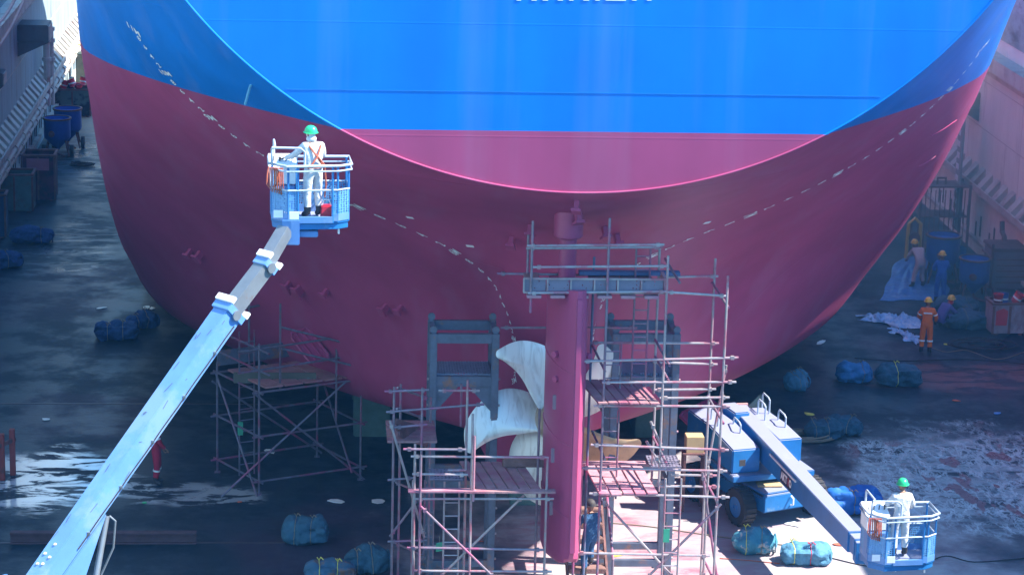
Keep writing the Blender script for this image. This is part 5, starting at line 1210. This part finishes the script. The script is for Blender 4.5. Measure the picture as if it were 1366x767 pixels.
pot(atZ(1297, 402), 'blue hopper pot on wheels with rusty rim, right of the worker in blue', .92)
pot(atZ(1262, 385)+V((0, .8, 0)), 'blue drum pot half hidden behind the worker in blue and the tarp fold', 1.05)
pot(atZ(77, 209), 'nearer blue hopper pot by the left dock wall', 1.0, mat('hopper_blue_left', (.02, .09, .4), .5, var=.15), 0)
pot(atZ(91, 198), 'farther blue hopper pot beside the rusty tub, left alley', 1.05, mat('hopper_blue_left', (.02, .09, .4), .5), 0)
# ------------------------------------------------------------------ steel tubs, bins, racks
def tub(p, size, label, m_, rz=0, patch=None, name='steel_tub', cat='tub'):
    w, d, h = size; t = thing(name, label, cat, (p.x, p.y, 0)); R = Matrix.Rotation(rz, 3, 'Z'); T = lambda x, y, z: V((p.x, p.y, 0))+R @ V((x, y, z))
    q = MB()
    for (x, y, sx, sy) in ((0, -d/2, w, .05), (0, d/2, w, .05), (-w/2+.02, 0, .05, d-.06), (w/2-.02, 0, .05, d-.06)): q.box(T(x, y, h/2+.06), (sx, sy, h), rz=rz)
    q.box(T(0, 0, .12), (w-.1, d-.1, .04), rz=rz); q.build('shell', m_, t, bevel=.01)
    q = MB()
    for (x, y, sx, sy) in ((0, -d/2, w+.1, .1), (0, d/2, w+.1, .1), (-w/2, 0, .1, d-.11), (w/2, 0, .1, d-.11)): q.box(T(x, y, h+.09), (sx, sy, .07), rz=rz)
    q.build('top_frame', M_rust, t, bevel=.008)
    for x in (-w/2, 0, w/2): q = MB(); q.box(T(x, -d/2-.045, h/2+.04), (.07, .05, h-.03), rz=rz); q.build('rib', M_rust, t)
    for x in (-w/2+.15, w/2-.15): q = MB(); q.box(T(x, 0, .03), (.12, d, .06), rz=rz); q.build('skid', M_rust, t)
    if patch: q = MB(); q.prism([T(-w*.42, -d/2-.027, h*.35), T(-w*.08, -d/2-.027, h*.35), T(-w*.06, -d/2-.027, h*.85), T(-w*.2, -d/2-.027, h*.95), T(-w*.42, -d/2-.027, h*.85)], R @ V((0, -.004, 0))); q.build('paint_patch', patch, t)
    return t, T
def bucket(c, label, tilt=(0, 0), m_=M_redp, group='red buckets in the tubs'):
    t = thing('bucket', label, 'bucket', tuple(c), group=group); ax = V((tilt[0], tilt[1], 1)).normalized()
    q = MB(); q.lathe(c, [(.13, 0), (.165, .34), (.175, .36), (.15, .35), (.12, .03)], 18, axis=ax, caps=False); q.lathe(c, [(.13, 0), (.13, .02)], 18, axis=ax); q.build('pail', m_, t, smooth=True, ang=40)
    q = MB(); q.lathe(c+ax*.14, [(.149, 0), (.152, .1)], 18, axis=ax, caps=False); q.build('paper_band', M_reflect, t)
    q = MB(); x = ax.orthogonal().normalized(); q.path([c+ax*.33+x*.17, c+ax*.42+x*.12+V((0, -.1, 0)), c+ax*.42-x*.12+V((0, -.1, 0)), c+ax*.33-x*.17], .008, 5); q.build('handle', M_steelg, t)
M_tubp = mat('tub_pale_rust', (.34, .3, .34), .7, var=.25, col2=(.22, .08, .09), mix2=(.5, .66), sc2=2, stretch=(1, 1, .4))
_, TT_ = tub(atZ(1340, 447)+V((.1, .4, 0)), (1.1, .8, .95), 'pale rust-streaked steel tub with a red patch, holding red buckets at right', M_tubp, .05, M_redp)
bucket(TT_(-.32, -.1, .95), 'upright red bucket at the left end of the right-hand tub'); bucket(TT_(.25, 0, 1.0), 'red bucket leaning over at the right end of the right-hand tub', (.6, -.2)); bucket(TT_(-.05, .15, .9), 'dark blue bucket between the red ones in the right-hand tub', (0, .1), M_blueb)
_, TT_ = tub(atZ(97, 156)+V((0, .5, 0)), (1.6, 1.1, 1.15), 'rusty steel tub full of red and blue buckets beside the left dock wall', mat('tub_teal', (.1, .15, .14), .8, col2=(.02, .03, .05), mix2=(.48, .55), sc2=1.2), 0)
for x, y, z, tl, mm, lb in ((-.45, 0, 1.2, (.3, 0), M_redp, 'red bucket lying leftmost on the heap in the left tub'), (0, -.1, 1.3, (-.3, .1), M_redp, 'red bucket standing in the middle of the heap in the left tub'), (.4, .1, 1.35, (.2, .2), M_redp, 'red bucket topmost at the right of the heap in the left tub'), (-.2, .2, 1.2, (.8, .1), M_blueb, 'blue bucket sunk in the heap of the left tub'), (.15, -.3, 1.15, (.5, -.5), M_redp, 'red bucket tipped forward over the front of the left tub')):
    bucket(TT_(x, y, z), lb, tl, mm)
tub(atZ(52, 268)+V((0, .5, 0)), (1.25, 1.1, 1.7), 'tall dark red steel bin with a pink panel near the left dock wall', mat('bin_darkred', (.1, .03, .06), .8, var=.3, col2=(.03, .03, .05), mix2=(.5, .6)), 0, None, 'steel_bin', 'bin')
q = atZ(52, 268); t = thing('sign_board', 'faded pink panel fixed on the front of the dark red bin', 'board', (q.x, q.y, 1)); b = MB(); b.box((q.x, q.y-.16, 1.45), (.85, .04, .45)); b.build('panel', mat('panel_pink', (.4, .14, .2), .7), t)
t, _T = tub(atZ(20, 283)+V((0, .5, 0)), (1.35, 1.1, 1.35), 'grey-green rounded steel bin left of the dark red bin', M_greenbin, 0, None, 'steel_bin', 'bin')
t, _T = tub(atZ(4, 318)+V((-.3, .4, 0)), (.8, .8, 1.5), 'narrow dark bin at the left picture edge below the green one', mat('bin_navy', (.02, .05, .12), .7), 0, None, 'steel_bin', 'bin')
# upright steel locker, far left
p = atZ(115, 124); t = thing('steel_locker', 'tall dark steel plate locker standing at the sunlit far left end', 'locker', (p.x, p.y, 0))
b = MB(); b.box((p.x, p.y+.4, .95), (.95, .8, 1.8)); b.build('cabinet', mat('locker_dark', (.06, .08, .06), .7, var=.3, col2=(.14, .09, .05)), t, bevel=.02); b = MB(); b.box((p.x, p.y-.02, .95), (.85, .03, 1.65)); b.build('door', mat('locker_door', (.08, .1, .08), .7, var=.3), t)
b = MB(); b.path([(p.x-.45, p.y, 1.85), (p.x-.45, p.y, 2.3), (p.x+.1, p.y, 2.3), (p.x+.1, p.y, 1.85)], .03); b.build('top_rail', M_yellow, t)
# coils and hoses by the tub
def coil(p, r, label, m_, turns=5, seed=0, wob=.12, th=.025):
    random.seed(seed); pts = []
    for k in range(turns*18):
        a = k/18*2*math.pi; rr = r*(.7+.3*math.sin(k*.13+seed))+random.uniform(-.02, .02); pts.append(V((p.x+rr*math.cos(a)*1.3, p.y+rr*math.sin(a)*.8, th+.02+.012*(k/18)+abs(noise.noise(V((k*.2, seed, 0))))*wob)))
    q = MB(); q.path(pts, th, 5); return tag(q.build('cable_coil', m_, smooth=True), label, 'cable')
coil(atZ(125, 150), .55, 'heap of dark hose coils beside the hull, far left alley', M_rubber, 7, 2, .4, .05)
coil(atZ(1080, 590)+V((-.1, .3, 0)), .65, 'tangled brown rope heap on the floor behind the boom lift', M_rope2, 8, 3, .1)
coil(atZ(1310, 462), .9, 'loose dark cables looping on the floor below the steel tub at right', M_rubber, 4, 5, .05, .018)
coil(atZ(100, 222)+V((.3, 0, 0)), .4, 'small dark hose coil at the foot of the nearer left pot', M_rubber, 4, 7, .15, .03)
def cord(pix, label, m_, r=.014):
    P_ = [atZ(*q) for q in pix]; pts = []
    for i in range(len(P_)-1):
        for k in range(6):
            u = k/6; a = P_[max(i-1, 0)]; b_ = P_[i]; c = P_[i+1]; d = P_[min(i+2, len(P_)-1)]
            q = (b_*2+(c-a)*u+(a*2-b_*5+c*4-d)*u*u+(b_*3-a-c*3+d)*u**3)*.5; pts.append(V((q.x, q.y, r+.004)))
    pts.append(V((P_[-1].x, P_[-1].y, r+.004))); q = MB(); q.path(pts, r, 5); tag(q.build('cord', m_, smooth=True), label, 'cord')
cord([(800, 697), (860, 702), (930, 712), (1000, 722), (1060, 730), (1110, 745)], 'thin tan rope lying across the sunlit floor right of the rudder', M_rope2)
cord([(1110, 745), (1170, 757), (1230, 752), (1262, 742), (1300, 750), (1366, 745)], 'thin dark cable curving on the floor under the lower right basket', M_rubber)
cord([(1240, 463), (1262, 470), (1290, 468), (1330, 480), (1366, 470)], 'thin pale cable running right from the orange worker', M_rope2, .012)
cord([(1140, 478), (1200, 482), (1290, 480), (1366, 486)], 'faint dark cable across the floor behind the blue rolls', M_rubber)
cord([(960, 745), (1000, 748), (1040, 752)], 'short red cord on the floor by the sunlit bundles', M_orange, .012)
# rack cage by the right wall
p = atZ(1262, 372)+V((.6, 3.2, 0)); t = thing('storage_rack', 'rusty pipe-framed storage cage in the haze behind the dust-covered workers', 'rack', (p.x, p.y, 0))
for x in (-.9, .9):
    for y in (0, 1.2): b = MB(); b.box((p.x+x, p.y+y, 1.35), (.08, .08, 2.7)); b.build('post', M_rust, t)
for z in (.3, 1.5, 2.6):
    b = MB(); b.box((p.x, p.y+.6, z), (1.72, 1.1, .05)); b.build('shelf', M_rust, t)
for k in range(9): b = MB(); b.box((p.x-.72+k*.18, p.y, 1.35), (.03, .03, 2.3)); b.build('bar', M_rust, t)
b = MB(); b.path([(p.x-.2, p.y+.5, 2.62), (p.x-.2, p.y+.5, 2.85), (p.x+.1, p.y+.5, 2.85), (p.x+.1, p.y+.5, 2.62)], .05); b.build('lifting_hoop', M_rust, t)
p2 = atZ(1228, 372)+V((.4, 3, 0)); t = thing('hose_reel', 'yellow upright frame beside the hull in the hazy corner', 'frame', (p2.x, p2.y, 0)); b = MB(); b.path([(p2.x-.25, p2.y, 0), (p2.x-.22, p2.y, 1.3), (p2.x, p2.y, 1.5), (p2.x+.22, p2.y, 1.3), (p2.x+.25, p2.y, 0)], .07, 8); b.build('frame', M_yellow, t, smooth=True); b = MB(); b.lathe((p2.x, p2.y, .8), [(.2, -.12), (.2, .12)], 16, axis=(0, 1, 0)); b.build('reel', M_rust, t, smooth=True)
# generator / compressor behind the tub
p = atZ(1344, 402)+V((.2, .5, 0)); t = thing('compressor', 'rusty louvred compressor box behind the tub of red buckets', 'compressor', (p.x, p.y, 0))
b = MB(); b.box((p.x, p.y+.6, .95), (1.3, 1.3, 1.3)); b.build('housing', mat('housing_mauve', (.2, .15, .18), .7, var=.2, col2=(.15, .07, .06)), t, bevel=.03)
for k in range(5): b = MB(); b.box((p.x, p.y-.07, .55+k*.2), (1.1, .03, .06)); b.build('louvre', M_rust, t)
b = MB(); b.box((p.x, p.y+.6, 1.68), (1.4, 1.4, .12)); b.build('lid', M_rust, t, bevel=.02)
for x in (-.55, .55): b = MB(); b.box((p.x+x, p.y+.6, .15), (.1, 1.3, .3)); b.build('skid', M_rust, t)
b = MB(); b.tube((p.x-.72, p.y-.1, 0), (p.x-.72, p.y-.1, 1.9), .05); b.tube((p.x-.72, p.y-.1, 1.4), (p.x-.72, p.y+1.2, 1.4), .04); b.build('guard_pipe', M_rust, t, smooth=True)
# red steel barrier posts, left edge
p = atZ(6, 648); t = thing('barrier', 'stack of upright red steel channels at the left picture edge', 'barrier', (p.x, p.y, 0))
for k in range(4): b = MB(); b.box((p.x-.55+k*.22, p.y-.35+k*.42, .62), (.14, .16, 1.24)); b.build('channel', mat('channel_red', (.3, .05, .04), .7, col2=(.12, .05, .04)), t, bevel=.01)
b = MB(); b.beam((p.x-.62, p.y-.5, .95), (p.x+.18, p.y+.98, .95), .05, .1); b.build('cross_bar', M_rust, t)
t = thing('steel_beam', 'long rusty steel beam lying on the dark floor near the boom foot', 'beam', (-11, 57.8, 0))
a, b_ = atZ(14, 724), atZ(262, 724); b = MB(); b.beam(a+V((0, 0, .15)), b_+V((0, 0, .15)), .04, .22)
b.beam(a+V((0, 0, .27)), b_+V((0, 0, .27)), .2, .03); b.beam(a+V((0, 0, .02)), b_+V((0, 0, .02)), .2, .03); tag(b.build('web', mat('beam_dark', (.09, .05, .06), .8, var=.3), t))
# litter
random.seed(11)
for i, (x, y, w, h, c, lb) in enumerate(((195, 411, .25, .14, 'w', 'left one of two white paper scraps beside the navy bundle under the hull'), (203, 412, .2, .12, 'w', 'right one of two white paper scraps beside the navy bundle under the hull'), (134, 412, .45, .05, 'w', 'thin pale strip lying left of the blue bundle on the dark floor'),
    (450, 669, .55, .1, 'w', 'jagged pale scrap on the dark floor below the dim scaffold'), (505, 669, .35, .12, 'w', 'short white strip beside the left scaffold foot'), (62, 560, .3, .07, 'w', 'pale scrap above the left puddle'), (360, 602, .25, .15, 'w', 'small pale scrap under the dim scaffold'),
    (1095, 457, .25, .2, 'w', 'white sticker-like scrap at the right hull edge'), (1080, 553, .4, .1, 'y', 'tangle of yellow tape left of the dark bundle pair'), (1275, 535, .3, .06, 'r', 'red scrap on the floor right of the bundle pair'), (1330, 552, .3, .06, 'b', 'blue and red strip above the right puddle'),
    (1262, 460, .2, .06, 'y', 'yellow scrap right of the orange worker'), (1120, 560, .12, .05, 'w', 'tiny pale scrap above the bundle pair'), (817, 741, .5, .1, 'y', 'yellow rag on the floor beside the lower steps'), (1095, 652, .2, .08, 'w', 'pale chip right of the boom'),
    (1118, 727, .3, .06, 'r', 'faded red paint flake on the lit floor under the boom'), (193, 671, .12, .05, 'g', 'green scrap on the wet floor below the red worker'), (320, 670, .16, .04, 'r', 'orange scrap on the floor left of the dim scaffold foot'), (645, 726, .4, .12, 'r', 'orange-red block lying inside the left scaffold'), (1060, 700, .5, .12, 'w', 'white torn paper under the parked boom lift'))):
    p = atZ(x, y); rz = random.uniform(-.6, .6); n = 7; pts = []
    for k in range(n): a = 2*math.pi*k/n; r_ = random.uniform(.6, 1.1); pts.append(p+Matrix.Rotation(rz, 3, 'Z') @ V((math.cos(a)*w/2*r_, math.sin(a)*h*1.6*r_, .012)))
    q = MB(); q.prism(pts, (0, 0, .02)); tag(q.build('scrap', {'w': M_reflect, 'y': M_rope, 'r': M_orange, 'b': M_tarp, 'g': M_green}[c]), lb, 'scrap')
# wooden box under the right grating and yellow drum
p = atY(926, 593, 60.5); t = thing('crate', 'small yellow wooden crate on a stand under the right side of the hull', 'crate', (p.x, p.y, 0))
b = MB(); b.box((p.x, p.y, p.z+.05), (.45, .4, .42)); b.build('box', mat('plywood', (.5, .36, .18), .7), t, bevel=.01)
b = MB()
for x in (-.25, .25):
    for y in (-.2, .2): b.box((p.x+x, p.y+y, (p.z-.17)/2), (.06, .06, p.z-.17))
b.box((p.x, p.y, p.z-.18), (.62, .5, .04)); b.build('stand', M_rust, t)

# ------------------------------------------------------------------ air: blue haze through the dock, blasting dust along the right wall
def volume(name, col, dens, an=0.):
    M = bpy.data.materials.new(name); M.use_nodes = True; N = M.node_tree.nodes; N.remove(N['Principled BSDF'])
    pv = N.new('ShaderNodeVolumePrincipled'); pv.inputs['Color'].default_value = (*col, 1); pv.inputs['Density'].default_value = dens; pv.inputs['Anisotropy'].default_value = an
    M.node_tree.links.new(pv.outputs[0], N['Material Output'].inputs['Volume']); return M
dq = MB(); dq.ell((15.1, 84, 5.2), (3.5, 14, 6.6), 24); tag(dq.build('dust_cloud', volume('blasting_dust', (1, .87, .76), .04), smooth=True), kind='stuff')
hz = MB(); hz.box((0, 105, 13), (126, 280, 28)); tag(hz.build('haze', volume('haze_air', (.12, .46, 1.), .0004)), kind='stuff')
